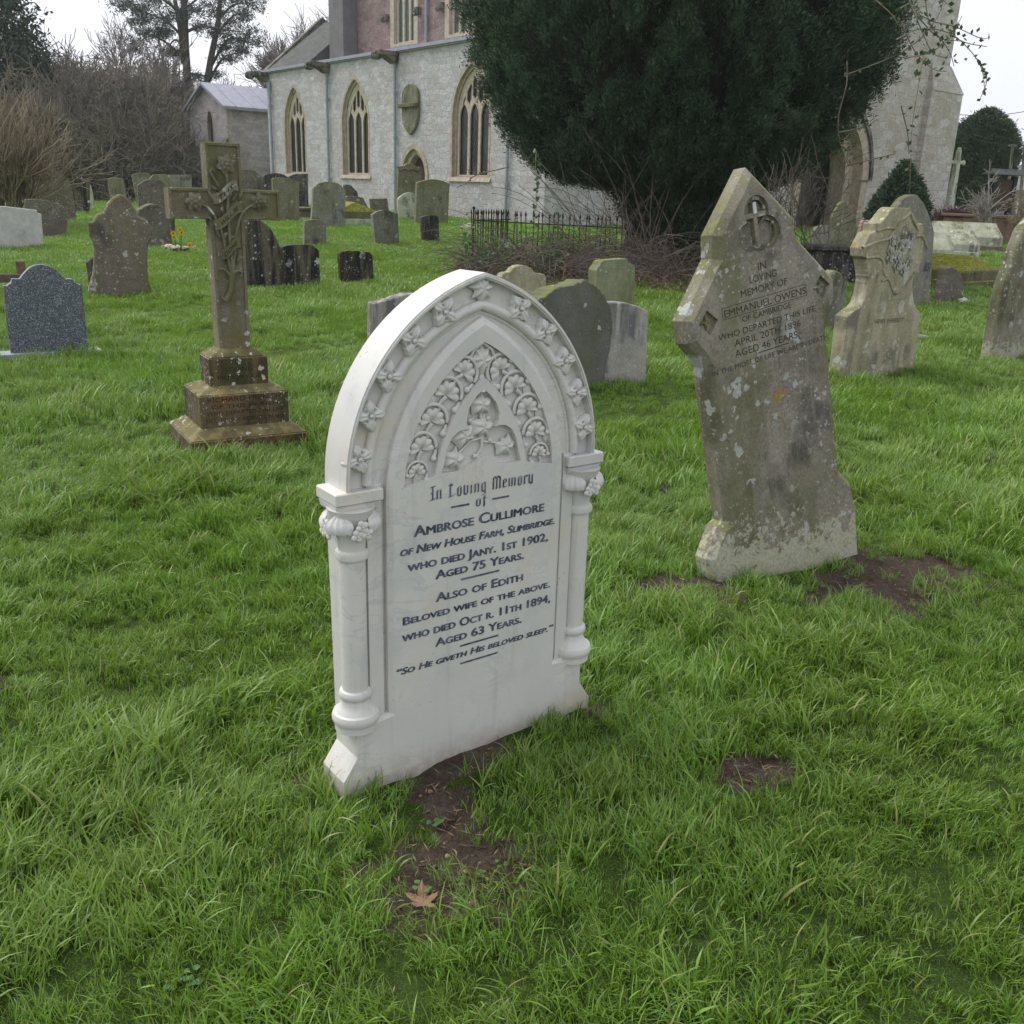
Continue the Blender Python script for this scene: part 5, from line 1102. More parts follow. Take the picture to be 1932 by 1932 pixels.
b = MB(); b.add([(-.85, -.35, HB * .93), (.85, -.35, HB * .93), (.75, 0, HB * 1.02), (-.75, 0, HB * 1.02), (.85, .35, HB * .93), (-.85, .35, HB * .93)], [(0, 1, 2, 3), (3, 2, 4, 5), (0, 3, 5), (1, 4, 2), (0, 5, 4, 1)]); b.build('board_roof', M_['slate'], t)
P0 = dep(1850, 425, 42); t = empty('metal_fence', (P0[0], P0[1], gz(P0[0], P0[1])), radians(12), 'blue-grey corrugated metal fence behind the notice board', 'fence')
b = MB()
for i in range(34): b.box(-1.6 + i * .25, -1.6 + i * .25 + .16, -.03, .03, -.2, .82); b.box(-1.6 + i * .25 + .1605, -1.6 + i * .25 + .2495, .0, .03, -.2, .82)
b.build('corrugated_panel', M_['tin'], t)
for i in range(6): MB().box(-1.75 + i * 1.6, -1.65 + i * 1.6, -.12, -.031, -.2, 1.25).ball((-1.7 + i * 1.6, -.075, 1.28), .07, 4).build('fence_post', M_['white_stone'], t)
for px, lab in ((1904, 'leaning wooden utility pole behind the notice board, nearest the conifer'), (1928, 'wooden utility pole at the far edge of the picture')):
    P0 = dep(px - 3, 400, 62); P0[2] = gz(P0[0], P0[1]) - .3; t = dep(px + 7, 272 if px < 1910 else 266, 62)
    o = empty('utility_pole', P0, 0, lab, 'utility pole'); q = t - P0
    MB().tube([(0, 0, 0), tuple(q)], [.12, .09], 8).build('pole', M_['gargoyle'], o, True); MB().box(q[0] - .24, q[0] + .24, q[1] - .04, q[1] + .04, q[2] - .12, q[2] - .04).build('crossarm', M_['pipe'], o)
for i, (a, c, sg, lab) in enumerate([((1775, 211), (1945, 208), .5, 'upper thin black overhead wire beside the tower'), ((1835, 262), (1945, 276), .2, 'lower thin overhead wire running to the poles')]):
    A = dep(*a, 60); B = dep(*c, 60); pts = [A + (B - A) * t - np.array([0, 0, sg * .5 * (1 - (2 * t - 1) ** 2)]) for t in np.linspace(0, 1, 10)]
    V, Fs = tubes([(pts, .018)], 4); tag(link('overhead_wire', npmesh('overhead_wire', V, Fs), M_['iron']), lab, 'wire')
# ------------------------------------------------------------------ vegetation
def frame_rand(n): 
    v = RNG.normal(size=(n, 3)); return v / np.linalg.norm(v, axis=1)[:, None]
def quads(C, D, S, L, W):
    """leaf-like quads: centres, long axis, side axis, lengths and widths (diamond-ish)"""
    a = C - D * L[:, None] * .5; b = C + S * W[:, None] * .5; c = C + D * L[:, None] * .5; d = C - S * W[:, None] * .5
    V = np.stack([a, b, c, d], 1).reshape(-1, 3); return V, np.arange(len(V)).reshape(-1, 4)
def leafcloud(C, L, W, up=None, jit=.35):
    n = len(C); D = frame_rand(n)
    if up is not None: D = D * jit + up; D /= np.linalg.norm(D, axis=1)[:, None]
    S = np.cross(D, frame_rand(n)); S /= np.linalg.norm(S, axis=1)[:, None] + 1e-9
    return quads(C, D, S, L * RNG.uniform(.6, 1.3, n), W * RNG.uniform(.6, 1.3, n))
def branches(base, d0, L0, r0, depth, nb=3, spread=.6, ratio=.72, wob=.15, up=.1, rng=random, minr=.006, steps=4, out=None, tips=None):
    """recursive limbs -> list of (points, radii)"""
    if out is None: out = []
    P = [np.array(base, float)]; d = np.array(d0, float); d /= np.linalg.norm(d)
    for i in range(steps):
        d = d + np.array([rng.gauss(0, wob), rng.gauss(0, wob), rng.gauss(0, wob) + up * .3]); d /= np.linalg.norm(d); P.append(P[-1] + d * L0 / steps)
    out.append((P, (max(r0, minr), max(r0 * .62, minr))))
    if depth <= 0:
        if tips is not None: tips.append(P[-1])
        return out
    for k in range(nb):
        t = rng.uniform(.35, 1.); i = min(steps - 1, int(t * steps)); b = P[i] + (P[i + 1] - P[i]) * (t * steps - i if t < 1 else 1)
        a = rng.uniform(0, 2 * PI); q = np.cross(d, [cos(a), sin(a), .3]); q /= np.linalg.norm(q) + 1e-9; e = d + q * rng.uniform(.5, 1.3) * spread + np.array([0, 0, up])
        branches(b, e, L0 * ratio * rng.uniform(.7, 1.15), r0 * .55, depth - 1, nb, spread, ratio, wob, up, rng, minr, max(2, steps - 1), out, tips)
    e = d + np.array([rng.gauss(0, .2), rng.gauss(0, .2), up]); branches(P[-1], e, L0 * ratio, r0 * .62, depth - 1, nb, spread, ratio, wob, up, rng, minr, max(2, steps - 1), out, tips)
    return out
def twig_obj(name, lines, mat, parent=None, n=3, M=None, smooth=False):
    V, Fs = tubes(lines, n); return link(name, npmesh(name, V, Fs), mat, parent, smooth, M)

# --- the great clipped yew
YB = dep(1248, 420, 22.); YB[2] = gz(YB[0], YB[1])
yew = empty('yew_tree', YB, 0, 'huge dark clipped yew with a rounded crown hiding the church', 'tree')
PR = np.array([(1.85, 1.2), (2.15, 2.9), (2.4, 3.5), (2.7, 3.95), (3.15, 4.35), (4., 4.85), (5., 5.15), (6.2, 5.25), (7.5, 4.7), (8.6, 3.4), (9.4, 1.6)]); PR[:, 0] -= YB[2]; PR[:, 1] *= .83
def yr(z): return np.interp(z, PR[:, 0], PR[:, 1])
nP = 1750
u = RNG.uniform(0, 1, nP); zp = 1.78 + (9.2 - 1.78) * u ** 1.1 - YB[2]; tp = RNG.uniform(0, 2 * PI, nP)
rp = yr(zp) * (1 + .02 * np.sin(tp * 5)) + .16 * np.sin(tp * 9 + 2 * np.sin(zp * 1.3)) * np.cos(zp * 1.4 + tp * 3) - np.abs(RNG.normal(0, .12, nP)) - .42
m = 12; du = RNG.normal(0, .095, (nP, m)); dz = RNG.normal(0, .17, (nP, m)); ex = .85 * np.exp(-(du / .15) ** 2 - (dz / .27) ** 2) * RNG.uniform(.75, 1.1, (nP, m)) * RNG.uniform(.6, 1.2, (nP, 1))
rr = (rp[:, None] + ex).ravel(); th = (tp[:, None] + du / np.maximum(rp, .8)[:, None]).ravel(); zt = (zp[:, None] + dz).ravel(); zt = np.maximum(zt, 1.85 - YB[2])
Cn = np.stack([rr * np.cos(th), rr * np.sin(th), zt], 1)
nf = 2600; rf = np.sqrt(RNG.uniform(0, 1, nf)) * 3.2; tf_ = RNG.uniform(0, 2 * PI, nf)      # the shaded underside
zu = np.interp(rf, [0, 1., 2.4, 2.9, 3.25], [2.0, 1.75, 1.95, 2.2, 2.5]) - YB[2] + RNG.uniform(-.12, .35, nf)
Cn = np.concatenate([Cn, np.stack([rf * np.cos(tf_), rf * np.sin(tf_), zu], 1)])
outd = Cn * np.array([1, 1, 0]); outd /= np.linalg.norm(outd, axis=1)[:, None] + 1e-6; outd[:, 2] = .75
K = 34; CC = np.repeat(Cn, K, 0) + RNG.normal(0, .058, (len(Cn) * K, 3)) * np.array([1, 1, 1.3]); UPd = np.repeat(outd, K, 0); UPd /= np.linalg.norm(UPd, axis=1)[:, None]
V, Fs = leafcloud(CC, np.full(len(CC), .085), np.full(len(CC), .021), UPd, .8)
M_['yew'] = leafmat('dark_yew_needles', (.036, .066, .038), (.062, .108, .058), (.08, .132, .07), .55, .12, .9)
yc = link('crown', npmesh('crown', V, Fs), M_['yew'], yew)
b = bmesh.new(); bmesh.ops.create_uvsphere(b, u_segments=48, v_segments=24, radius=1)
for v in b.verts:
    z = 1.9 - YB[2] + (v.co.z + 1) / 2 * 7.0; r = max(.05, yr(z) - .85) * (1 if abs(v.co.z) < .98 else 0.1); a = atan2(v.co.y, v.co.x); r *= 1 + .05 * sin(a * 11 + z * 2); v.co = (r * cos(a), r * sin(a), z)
M_['yew_inner'] = simple('shaded_yew_interior', (.020, .026, .018), .95, .4, 6, 0); bm_obj('inner_shade_shell', b, M_['yew_inner'], yew)  # closed dark shell behind the needles; interior shade is put into its colour
tk = []
rg_ = random.Random(5)
for k in range(9):
    a = k * 2 * PI / 9; tk.append(([(cos(a) * .55, sin(a) * .55, -.2), (cos(a) * .48, sin(a) * .48, .8), (cos(a + .3) * .55, sin(a + .3) * .55, 1.6), (cos(a + .4) * 1.5, sin(a + .4) * 1.5, 2.6)], (.36, .16)))
twig_obj('trunk', tk + [([(0, 0, -.2), (0, 0, 3)], (.6, .5))], M_['bark'], yew, 9, smooth=True)
# lower skirt of dark foliage round the trunk
nb_ = 2600; a = RNG.uniform(0, 2 * PI, nb_); z = RNG.uniform(.02, 2.0, nb_); r = (.62 + .36 * z) * RNG.uniform(.62, 1.08, nb_) * (1 + .12 * np.sin(a * 5 + z * 3))
Cs = np.stack([r * np.cos(a) + .22, r * np.sin(a), z], 1); CC = np.repeat(Cs, 22, 0) + RNG.normal(0, .10, (nb_ * 22, 3)); V, Fs = leafcloud(CC, np.full(len(CC), .10), np.full(len(CC), .032))
link('trunk_growth', npmesh('trunk_growth', V, Fs), M_['yew'], yew)

# --- climbing shoots hanging out of the yew
M_['ivy'] = leafmat('ivy_leaves', (.045, .095, .035), (.08, .14, .055), None, .4, .25)
def leaf_on(lines, dens, size, hang=.3):
    C_ = []
    for pts, _ in lines:
        P = np.array(pts); 
        for i in range(len(P) - 1):
            m = max(1, int(np.linalg.norm(P[i + 1] - P[i]) * dens)); t = RNG.uniform(0, 1, m)[:, None]; C_.append(P[i] + (P[i + 1] - P[i]) * t + RNG.normal(0, size * .6, (m, 3)))
    C_ = np.concatenate(C_); return leafcloud(C_, np.full(len(C_), size * 1.25), np.full(len(C_), size))
def shoot(name, label, paths, r, dens, size, Y, mat='twig', cat='climbing plant', jY=.3):
    ln = [(smooth3([dep(*p, Y + RNG.normal(0, jY) * 0 + (k % 3) * .1) for p in q]), (r, r * .5)) for k, q in enumerate(paths)]
    t = empty(name, ln[0][0][0], 0, label, cat); off = np.array(ln[0][0][0]); ln = [([np.array(p) - off for p in q], rr_) for q, rr_ in ln]
    twig_obj('stem', ln, M_[mat], t, 5, smooth=True)
    V, Fs = leaf_on(ln, dens, size); link('leaves', npmesh('leaves', V, Fs), M_['ivy'], t)
shoot('ivy_strand', 'ivy strand hanging from the yew down to the iron railings', [[(1012, 285), (1010, 320), (1013, 350), (1012, 392)], [(1012, 392), (1005, 410), (1015, 430)]], .010, 34, .075, 18.5)
shoot('bramble_shoot', 'leafy bramble shoots arching out of the yew against the tower', [[(1690, 75), (1735, 55), (1790, 62), (1830, 95), (1852, 130), (1858, 170)], [(1720, 20), (1760, 40), (1800, 50), (1850, 72), (1868, 70)], [(1700, 100), (1740, 70), (1770, 30), (1780, 0)], [(1715, 0), (1740, 60), (1760, 100), (1790, 110)], [(1790, 62), (1820, 80), (1862, 88)], [(1640, -10), (1680, 25), (1700, 50), (1735, 45)], [(1850, 120), (1862, 150), (1848, 190)], [(1700, 40), (1725, 95), (1760, 130), (1785, 135)], [(1690, 20), (1730, 0), (1770, -5), (1800, 20)], [(1705, 110), (1750, 100), (1790, 75), (1815, 30)], [(1745, -5), (1755, 45), (1790, 95), (1800, 125)], [(1730, 30), (1770, 70), (1815, 78)]], .012, 16, .075, 17.6)
shoot('trailing_cane', 'long thin cane hanging down before the tower to the headstones', [[(1742, 105), (1735, 150), (1722, 230), (1718, 300), (1716, 380)]], .008, 2.6, .085, 17)
shoot('bare_cane', 'bare curved canes against the dark yew crown', [[(1598, 115), (1597, 160), (1582, 220), (1585, 270), (1600, 310)], [(1600, 140), (1640, 125), (1690, 105)], [(1600, 312), (1640, 302), (1690, 290)], [(1700, 200), (1712, 250), (1715, 290)], [(1583, 250), (1630, 240), (1655, 225)]], .012, 0.4, .05, 16.4, 'cane')
shoot('bare_branch', 'thin bare branch reaching from the yew across the third aisle window', [[(960, 315), (900, 330), (880, 345), (860, 355)], [(900, 330), (880, 318)]], .010, .4, .04, 18, 'cane')

# --- iron railings and the bramble heap
A_ = dep(893, 440, 21.5); B_p = dep(1195, 440, 20.); A_[2] = gz(A_[0], A_[1]); B_p[2] = gz(B_p[0], B_p[1])
yw = atan2(B_p[1] - A_[1], B_p[0] - A_[0]); Ln = hypot(B_p[1] - A_[1], B_p[0] - A_[0])
rl = empty('iron_railing', A_, yw, 'rusty black iron railings with spear tops round an overgrown grave', 'railings')
for z in (.18, .88): MB().box(0, Ln, -.014, .014, z - .012, z + .012).build('rail', M_['iron'], rl)
nb = int(Ln / .115); sp0 = None
for i in range(nb + 1):
    if sp0 is None:
        b = MB().tube([(0, 0, -.05), (0, 0, 1.0)], .011, 5); b.lathe([(.008, 1.0), (.026, 1.03), (.018, 1.06), (.001, 1.13)], (0, 0, 0), 6); sp0 = b.mesh('bar'); sp0.materials.append(M_['iron'])
    o = link('bar', sp0, None, rl); o.location = (i * Ln / nb, .02 * 0 + .016, random.gauss(0, .008)); o.rotation_euler = (random.gauss(0, .02), random.gauss(0, .03), 0)
for x, dy in ((0, 1.9), (Ln, 1.6)):
    b = MB().tube([(x, 0, -.1), (x, 0, 1.12)], .02, 6); b.ball((x, 0, 1.14), .035, 5); b.build('corner_post', M_['iron'], rl)
MB().box(-.012, .012, .02, 1.9, .87, .89).build('side_rail', M_['iron'], rl)
for i in range(14): o = link('bar', sp0, None, rl); o.location = (0, .1 + i * .13, 0)
cn = []
R2 = random.Random(3)
def arc_cane(p0, ang, ln_, rise, r):
    P = [np.array(p0)]; d = np.array([cos(ang), sin(ang), rise])
    for i in range(9): d = d + np.array([R2.gauss(0, .10), R2.gauss(0, .10), -.17 + R2.gauss(0, .05)]); P.append(P[-1] + d / np.linalg.norm(d) * ln_ / 9); P[-1][2] = max(P[-1][2], gz(P[-1][0], P[-1][1]) + .02)
    return (P, (r, r * .5))
for i in range(1050):
    px = R2.uniform(880, 1300); Y = R2.uniform(17.5, 21.2); p = dep(px, 500, Y); p[2] = gz(p[0], p[1])
    hgt = 1. if px > 930 else .6
    cn.append(arc_cane(p, R2.uniform(0, 2 * PI), R2.uniform(.8, 2.1) * hgt, R2.uniform(.5, 1.5), R2.uniform(.005, .010)))
for i in range(60):                      # tall arching canes before the pale wall
    px = R2.uniform(1110, 1290); p = dep(px, 470, R2.uniform(18, 20)); p[2] = gz(p[0], p[1]); cn.append(arc_cane(p, R2.choice([PI + R2.gauss(0, .5), R2.gauss(PI / 2, .7)]), R2.uniform(1.8, 3.3), R2.uniform(1.6, 2.8), R2.uniform(.006, .010)))
V, Fs = tubes(cn, 4); bt = link('bramble_heap', npmesh('bramble_heap', V, Fs), M_['cane']); tag(bt, 'tangle of dead brown bramble canes over the railings and under the yew', 'brambles', kind='stuff')
C_ = []
for i in range(1500): 
    px = R2.choice([R2.uniform(870, 960), R2.uniform(900, 1100), R2.uniform(1020, 1060)]); p = dep(px, 500, R2.uniform(17.5, 20.5)); p[2] = gz(p[0], p[1]) + abs(R2.gauss(0, .34)); C_.append(p)
C_ = np.array(C_); V, Fs = leafcloud(C_, np.full(len(C_), .085), np.full(len(C_), .06))
tag(link('bramble_leaves', npmesh('bramble_leaves', V, Fs), M_['ivy']), 'dark green bramble leaves scattered over the cane tangle', 'leaves', kind='stuff')
C_ = []
for i in range(5200):
    px = R2.uniform(860, 1330); p = dep(px, 500, R2.uniform(16.2, 19.5)); p[2] = gz(p[0], p[1]) + abs(R2.gauss(0, .09)); C_.append(p)
M_['litter'] = leafmat('dead_leaf_litter', (.10, .07, .045), (.19, .14, .09), (.07, .05, .035), .8, .1, 2)
C_ = np.array(C_); V, Fs = leafcloud(C_, np.full(len(C_), .16), np.full(len(C_), .02)); tag(link('leaf_litter', npmesh('leaf_litter', V, Fs), M_['litter']), 'brown dead stalks and litter along the bramble edge', 'litter', kind='stuff')
# bare branches right of the trunk, before the porch wall
ln = []
for i in range(26):
    a_ = dep(R2.uniform(1440, 1560), R2.uniform(430, 470), 17.5); ln += branches(a_, (R2.gauss(0, .5), .1, 1), R2.uniform(.5, .9), .014, 2, 2, .8, .7, .2, .1, R2, .005)
o0 = ln[0][0][0].copy(); o0[2] = gz(o0[0], o0[1]); t = empty('bare_shrub', o0, 0, 'leafless twiggy shrub between the yew trunk and the tower arch', 'shrub')
twig_obj('twigs', [([np.array(p) - o0 for p in q], r) for q, r in ln], M_['cane'], t)

# --- clipped evergreens by the tower
def bush(name, label, cat, base, prof, n, k, L, Wd, mats, up=.7, jit=.8, lump=.12, trunk=None, seed=1):
    r_ = np.random.default_rng(seed); pr = np.array(prof); t = empty(name, base, 0, label, cat)
    z = r_.uniform(pr[0, 0], pr[-1, 0], n); a = r_.uniform(0, 2 * PI, n); sc = pr[:, 1].max()
    r = np.interp(z, pr[:, 0], pr[:, 1]) + lump * sc * (np.sin(a * 5 + z * 3 / sc) * np.cos(z * 5 / sc) + .5 * np.sin(a * 11 + z * 9 / sc)) - np.abs(r_.normal(0, .14 * sc, n)); r = np.maximum(r, .0)
    C0 = np.stack([r * np.cos(a), r * np.sin(a), z], 1); CC = np.repeat(C0, k, 0) + r_.normal(0, .06 * sc, (n * k, 3)); U = CC * np.array([1, 1, 0]); U /= np.linalg.norm(U, axis=1)[:, None] + 1e-6; U[:, 2] = up; U /= np.linalg.norm(U, axis=1)[:, None]
    V, Fs = leafcloud(CC, np.full(len(CC), L), np.full(len(CC), Wd), U, jit); link('crown', npmesh('crown', V, Fs), mats, t)
    if trunk: twig_obj('trunk', [([(0, 0, -.2), (0, 0, trunk)], (.12 * sc, .05 * sc))], M_['bark'], t, 8, smooth=True)
    return t
b0 = dep(1688, 440, 33); b0[2] = gz(b0[0], b0[1])
bush('clipped_bush', 'dark evergreen bush with pointed top before the tower', 'shrub', b0, [(.05, .75), (.5, .95), (1.2, .85), (1.9, .45), (2.45, .05)], 2600, 14, .15, .045, M_['yew'], trunk=1.5, seed=2)
b0 = dep(1828, 415, 66); b0[2] = gz(b0[0], b0[1])
M_['conifer'] = leafmat('grey_green_conifer', (.035, .062, .038), (.055, .09, .05), (.07, .11, .06), .6, .1, .4)
bush('conifer_tree', 'large rounded dark green conifer right of the tower', 'tree', b0, [(.2, .4), (1.1, .95), (2.2, 1.75), (3.6, 2.15), (4.8, 2.0), (5.8, 1.4), (6.5, .25)], 5200, 16, .30, .085, M_['conifer'], trunk=3, lump=.08, seed=3)
b0 = dep(1832, 400, 50); b0[2] = gz(b0[0], b0[1])
bush('laurel_shrub', 'small pale green shrub between the conifer and the notice board', 'shrub', b0, [(.05, .3), (.6, .62), (1.3, .55), (1.9, .15)], 500, 8, .22, .10, M_['ivy'], seed=4)
ln = []
for i in range(170):
    p = dep(R2.uniform(1775, 1860), 415, R2.uniform(39, 42)); p[2] = gz(p[0], p[1]); ln += branches(p, (R2.gauss(0, .5), R2.gauss(0, .5), 1), R2.uniform(.3, .6), .012, 2, 3, .8, .7, .2, .05, R2, .009, 2)
o0 = ln[0][0][0].copy(); t = empty('red_shrub', o0, 0, 'low dark red-twigged leafless shrubs before the war memorial', 'shrub'); twig_obj('twigs', [([np.array(p) - o0 for p in q], r) for q, r in ln], M_['twig_red'], t)
def baretree(name, label, base, Hh, r0, depth, nb, seed, mat, spread=.7, ratio=.72, up=.12, minr=.012, lean=(0, 0, 1), group=None, trunkmat=None, wob=.12):
    R3 = random.Random(seed); t = empty(name, base, 0, label, 'tree', group); ln = branches((0, 0, -.2), lean, Hh * .34, r0, depth, nb, spread, ratio, wob, up, R3, minr)
    twig_obj('trunk', ln[:1], M_[trunkmat or 'bark'], t, 8, smooth=True); twig_obj('crown', ln[1:], M_[mat], t, 3); return t
def base(px, Y, py=420): p = dep(px, py, Y); p[2] = gz(p[0], p[1]); return p
baretree('bare_tree', 'small pale leafless tree with crooked boughs before the notice board', base(1868, 30), 3.0, .09, 4, 3, 21, 'twig_grey', .95, .72, .02, .011)
baretree('bare_tree', 'leafless bush with greenish twigs at the right edge beside the notice board', base(1935, 31), 2.4, .08, 4, 4, 22, 'twig', 1.0, .7, .02, .011)

# --- woodland at the far side of the churchyard
M_['evergreen'] = leafmat('dull_evergreen_leaves', (.028, .048, .034), (.048, .075, .05), (.06, .09, .06), .55, .12, .3)
def crownblobs(blobs, n, k, L, Wd, seed):
    r_ = np.random.default_rng(seed); Cs = []
    for (x, y, z, r, sx, sz) in blobs:
        d = r_.normal(size=(n, 3)); d /= np.linalg.norm(d, axis=1)[:, None]; q = r_.uniform(.35, 1, n)[:, None] ** .6
        Cs.append(np.array([x, y, z]) + d * q * r * np.array([sx, sx, sz]) * (1 + .25 * np.sin(d[:, :1] * 9 + z) * np.cos(d[:, 2:] * 8)))
    C0 = np.concatenate(Cs); CC = np.repeat(C0, k, 0) + r_.normal(0, L * 1.1, (len(C0) * k, 3)); return leafcloud(CC, np.full(len(CC), L), np.full(len(CC), Wd))
p0 = base(38, 62); t = empty('holly_tree', p0, 0, 'tall dark evergreen tree at the left edge above the bare bush', 'tree')
V, Fs = crownblobs([(-3.5, 0, 11.5, 3.6, 1, 1), (-1, .5, 9.5, 3.3, 1, 1), (.6, 0, 6.5, 2.9, 1, 1.1), (-2.5, -1, 5.5, 3.4, 1, 1.1), (1.2, .5, 4.2, 2.2, 1, 1.2), (-4, 0, 8, 3, 1, 1), (-1.6, 0, 13.2, 2.0, 1, 1)], 420, 16, .30, .15, 5)
link('crown', npmesh('crown', V, Fs), M_['evergreen'], t); twig_obj('trunk', [([(-1, 0, -.3), (-1, 0, 4), (-1.5, 0, 9)], (.4, .15))], M_['bark'], t, 8, smooth=True)
# the pine: two tall trunks, flat pads of dark needles
PY_ = 80
p0 = base(352, PY_); t = empty('pine_tree', p0, 0, 'tall twin-trunked pine with flat dark needle pads against the sky', 'tree')
def P_(px, py, dy=0): return dep(px, py, PY_ + dy) - p0
ln = [([P_(364, 345), P_(356, 190), P_(350, 90), P_(346, -40), P_(340, -140)], (.40, .18)), ([P_(378, 345), P_(385, 190), P_(398, 110), P_(412, 40), P_(420, -60)], (.36, .14)), ([P_(347, 120), P_(341, 60), P_(330, 0), P_(322, -80)], (.26, .1))]
lb_ = []
for q in [[(352, 120), (320, 85), (285, 68), (255, 85)], [(349, 75), (320, 45), (280, 25), (240, 10)], [(347, 30), (310, 0), (270, -20), (225, -5)], [(352, 60), (380, 50), (420, 55), (450, 60)], [(395, 130), (430, 75), (460, 78), (478, 82)], [(405, 70), (440, 30), (470, 25)], [(410, 40), (440, 10), (480, 5)], [(346, 20), (370, 0), (400, -20)], [(354, 140), (372, 140), (395, 145)], [(390, 160), (420, 110), (448, 100)], [(357, 155), (375, 145)], [(348, 95), (330, 75), (308, 105)]]:
    lb_.append((smooth3([P_(x, y, RNG.uniform(-2.5, 2.5) * (i > 0)) for i, (x, y) in enumerate(q)]), (.13, .03)))
twig_obj('trunk', ln, M_['bark'], t, 8, smooth=True); twig_obj('boughs', lb_, M_['bark'], t, 5)
pads = [(255, 78, 22, 9), (275, 62, 24, 9), (300, 66, 22, 8), (318, 98, 18, 6), (335, 100, 16, 6), (240, 12, 32, 12), (270, 22, 30, 12), (300, 40, 28, 10), (330, 30, 30, 14), (225, -8, 30, 10), (290, 0, 38, 16), (340, -10, 40, 20), (315, 60, 22, 8), (380, 50, 26, 10), (405, 20, 36, 16), (440, 45, 30, 14), (462, 28, 26, 12), (470, 60, 22, 10), (445, 75, 24, 8), (425, 90, 22, 8), (455, 98, 24, 8), (432, 112, 22, 7), (478, 82, 16, 8), (408, 140, 14, 5), (375, 146, 14, 4), (440, 0, 40, 16), (480, 8, 22, 12), (390, -20, 50, 20), (250, 95, 14, 5), (330, 140, 7, 3), (262, 40, 24, 8), (415, 62, 26, 8), (360, 20, 22, 10)]
Cs = []
for (x, y, w_, h_) in pads:
    for i in range(int(w_ * 1.4)):
        Cs.append(P_(x + RNG.normal(0, w_ * .5), y + RNG.normal(0, h_ * .5), RNG.uniform(-2.5, 2.5)))
C0 = np.array(Cs); CC = np.repeat(C0, 16, 0) + RNG.normal(0, .16, (len(C0) * 16, 3)); V, Fs = leafcloud(CC, np.full(len(CC), .34), np.full(len(CC), .06))
M_['pine'] = leafmat('blue_green_pine_needles', (.04, .062, .052), (.06, .085, .07), None, .6, .1); link('crown', npmesh('crown', V, Fs), M_['pine'], t)
# bare trees behind the church
TR = [(560, 86, 12.5, 31, 'leafless tree directly behind the chancel gable'), (610, 90, 15, 32, 'tall leafless tree behind the chancel roof, touching the nave'), (500, 95, 11, 33, 'leafless tree between the pine and the chancel roof'), (455, 84, 7.5, 34, 'low leafless tree above the vestry roof')]
for px, Y, Hh, sd, lab in TR: baretree('bare_tree', lab, base(px, Y), Hh, .28, 6, 4, sd, 'twig_grey', .8, .74, .08, .022)
baretree('bare_tree', 'leafless crown with fine twigs rising above the thicket', base(262, 76), 12.5, .2, 6, 3, 36, 'twig_grey', .8, .73, .06, .022)
baretree('bare_tree', 'thin leafless boughs above the dark evergreen at the top corner', base(90, 70), 17, .2, 5, 3, 38, 'twig_grey', .7, .74, .05, .016)
# the thicket: a far mass of bare brown brush
def brush(seed, Hh, n, minr, spread=.8):
    R3 = random.Random(seed); ln = []
    for i in range(n):
        a = R3.uniform(0, 2 * PI); r = R3.uniform(0, 1.3); ln += branches((r * cos(a), r * sin(a), -.1), (cos(a) * R3.uniform(0, 1.), sin(a) * R3.uniform(0, 1.), 1), Hh * R3.uniform(.30, .42), .045, 4, 3, spread, .70, .32, .05, R3, minr, 3)
    return ln
vs = [tubes(brush(s, 5.2, 9, .012, 1.0), 3) for s in (41, 42, 43)]
thV = []; thF = []; off = 0
for i in range(70):
    px = R2.uniform(70, 268) if i < 54 else R2.uniform(330, 480); Y = R2.uniform(55, 72) if i < 54 else R2.uniform(74, 84); b0 = base(px, Y); V, Fs = vs[i % 3]
    top = np.interp(px, [60, 120, 200, 300, 380, 440, 480], [60, 45, 75, 112, 130, 140, 150]); hs_ = (np.interp(px, [0, 2000], [342, 400]) - top) / F * Y / 5.6 * R2.uniform(.62, 1.05)
    a = R2.uniform(0, 6.28); c, s = cos(a) * hs_ * .95, sin(a) * hs_ * .95
    thV.append(np.stack([V[:, 0] * c - V[:, 1] * s + b0[0], V[:, 0] * s + V[:, 1] * c + b0[1], V[:, 2] * hs_ + b0[2]], 1)); thF.append(Fs + off); off += len(V)
g = G('thicket_twigs'); po = g.n('NewGeometry').outputs['Position']; nn = g.noise(po, .35, 4, .6); ri = g.n('NewGeometry').outputs['Random Per Island']
cc = g.mix(g.mr(nn, .35, .65), (.14, .13, .118), (.215, .18, .135)); cc = g.mix(g.mr(ri, 0, 1, 0, .5, False), cc, (.16, .155, .13)); M_['thicket'] = g.bsdf(cc, .95, None, .1)
th = link('thicket', npmesh('thicket', np.concatenate(thV), np.concatenate(thF)), M_['thicket']); tag(th, 'dense far thicket of bare brown brush closing off the churchyard', 'thicket', kind='stuff')
V, Fs = crownblobs([((dep(x, 300, Y) + np.array([0, 0, 0])).tolist()[0], Y, h_, r, 1.3, .8) for x, Y, h_, r in [(90, 68, 2.6, 2.6), (150, 66, 2.2, 2.4), (215, 66, 2.0, 2.3), (280, 66, 2.0, 2.2), (340, 64, 1.9, 2.0), (120, 70, 4.2, 2.4), (190, 70, 4.0, 2.2), (250, 70, 3.6, 2.2), (400, 68, 1.8, 2.0), (30, 64, 2.2, 2.6)]], 330, 12, .30, .13, 9)
tag(link('thicket_undergrowth', npmesh('thicket_undergrowth', V, Fs), M_['evergreen']), 'dark green undergrowth low inside the bare thicket', 'undergrowth', kind='stuff')
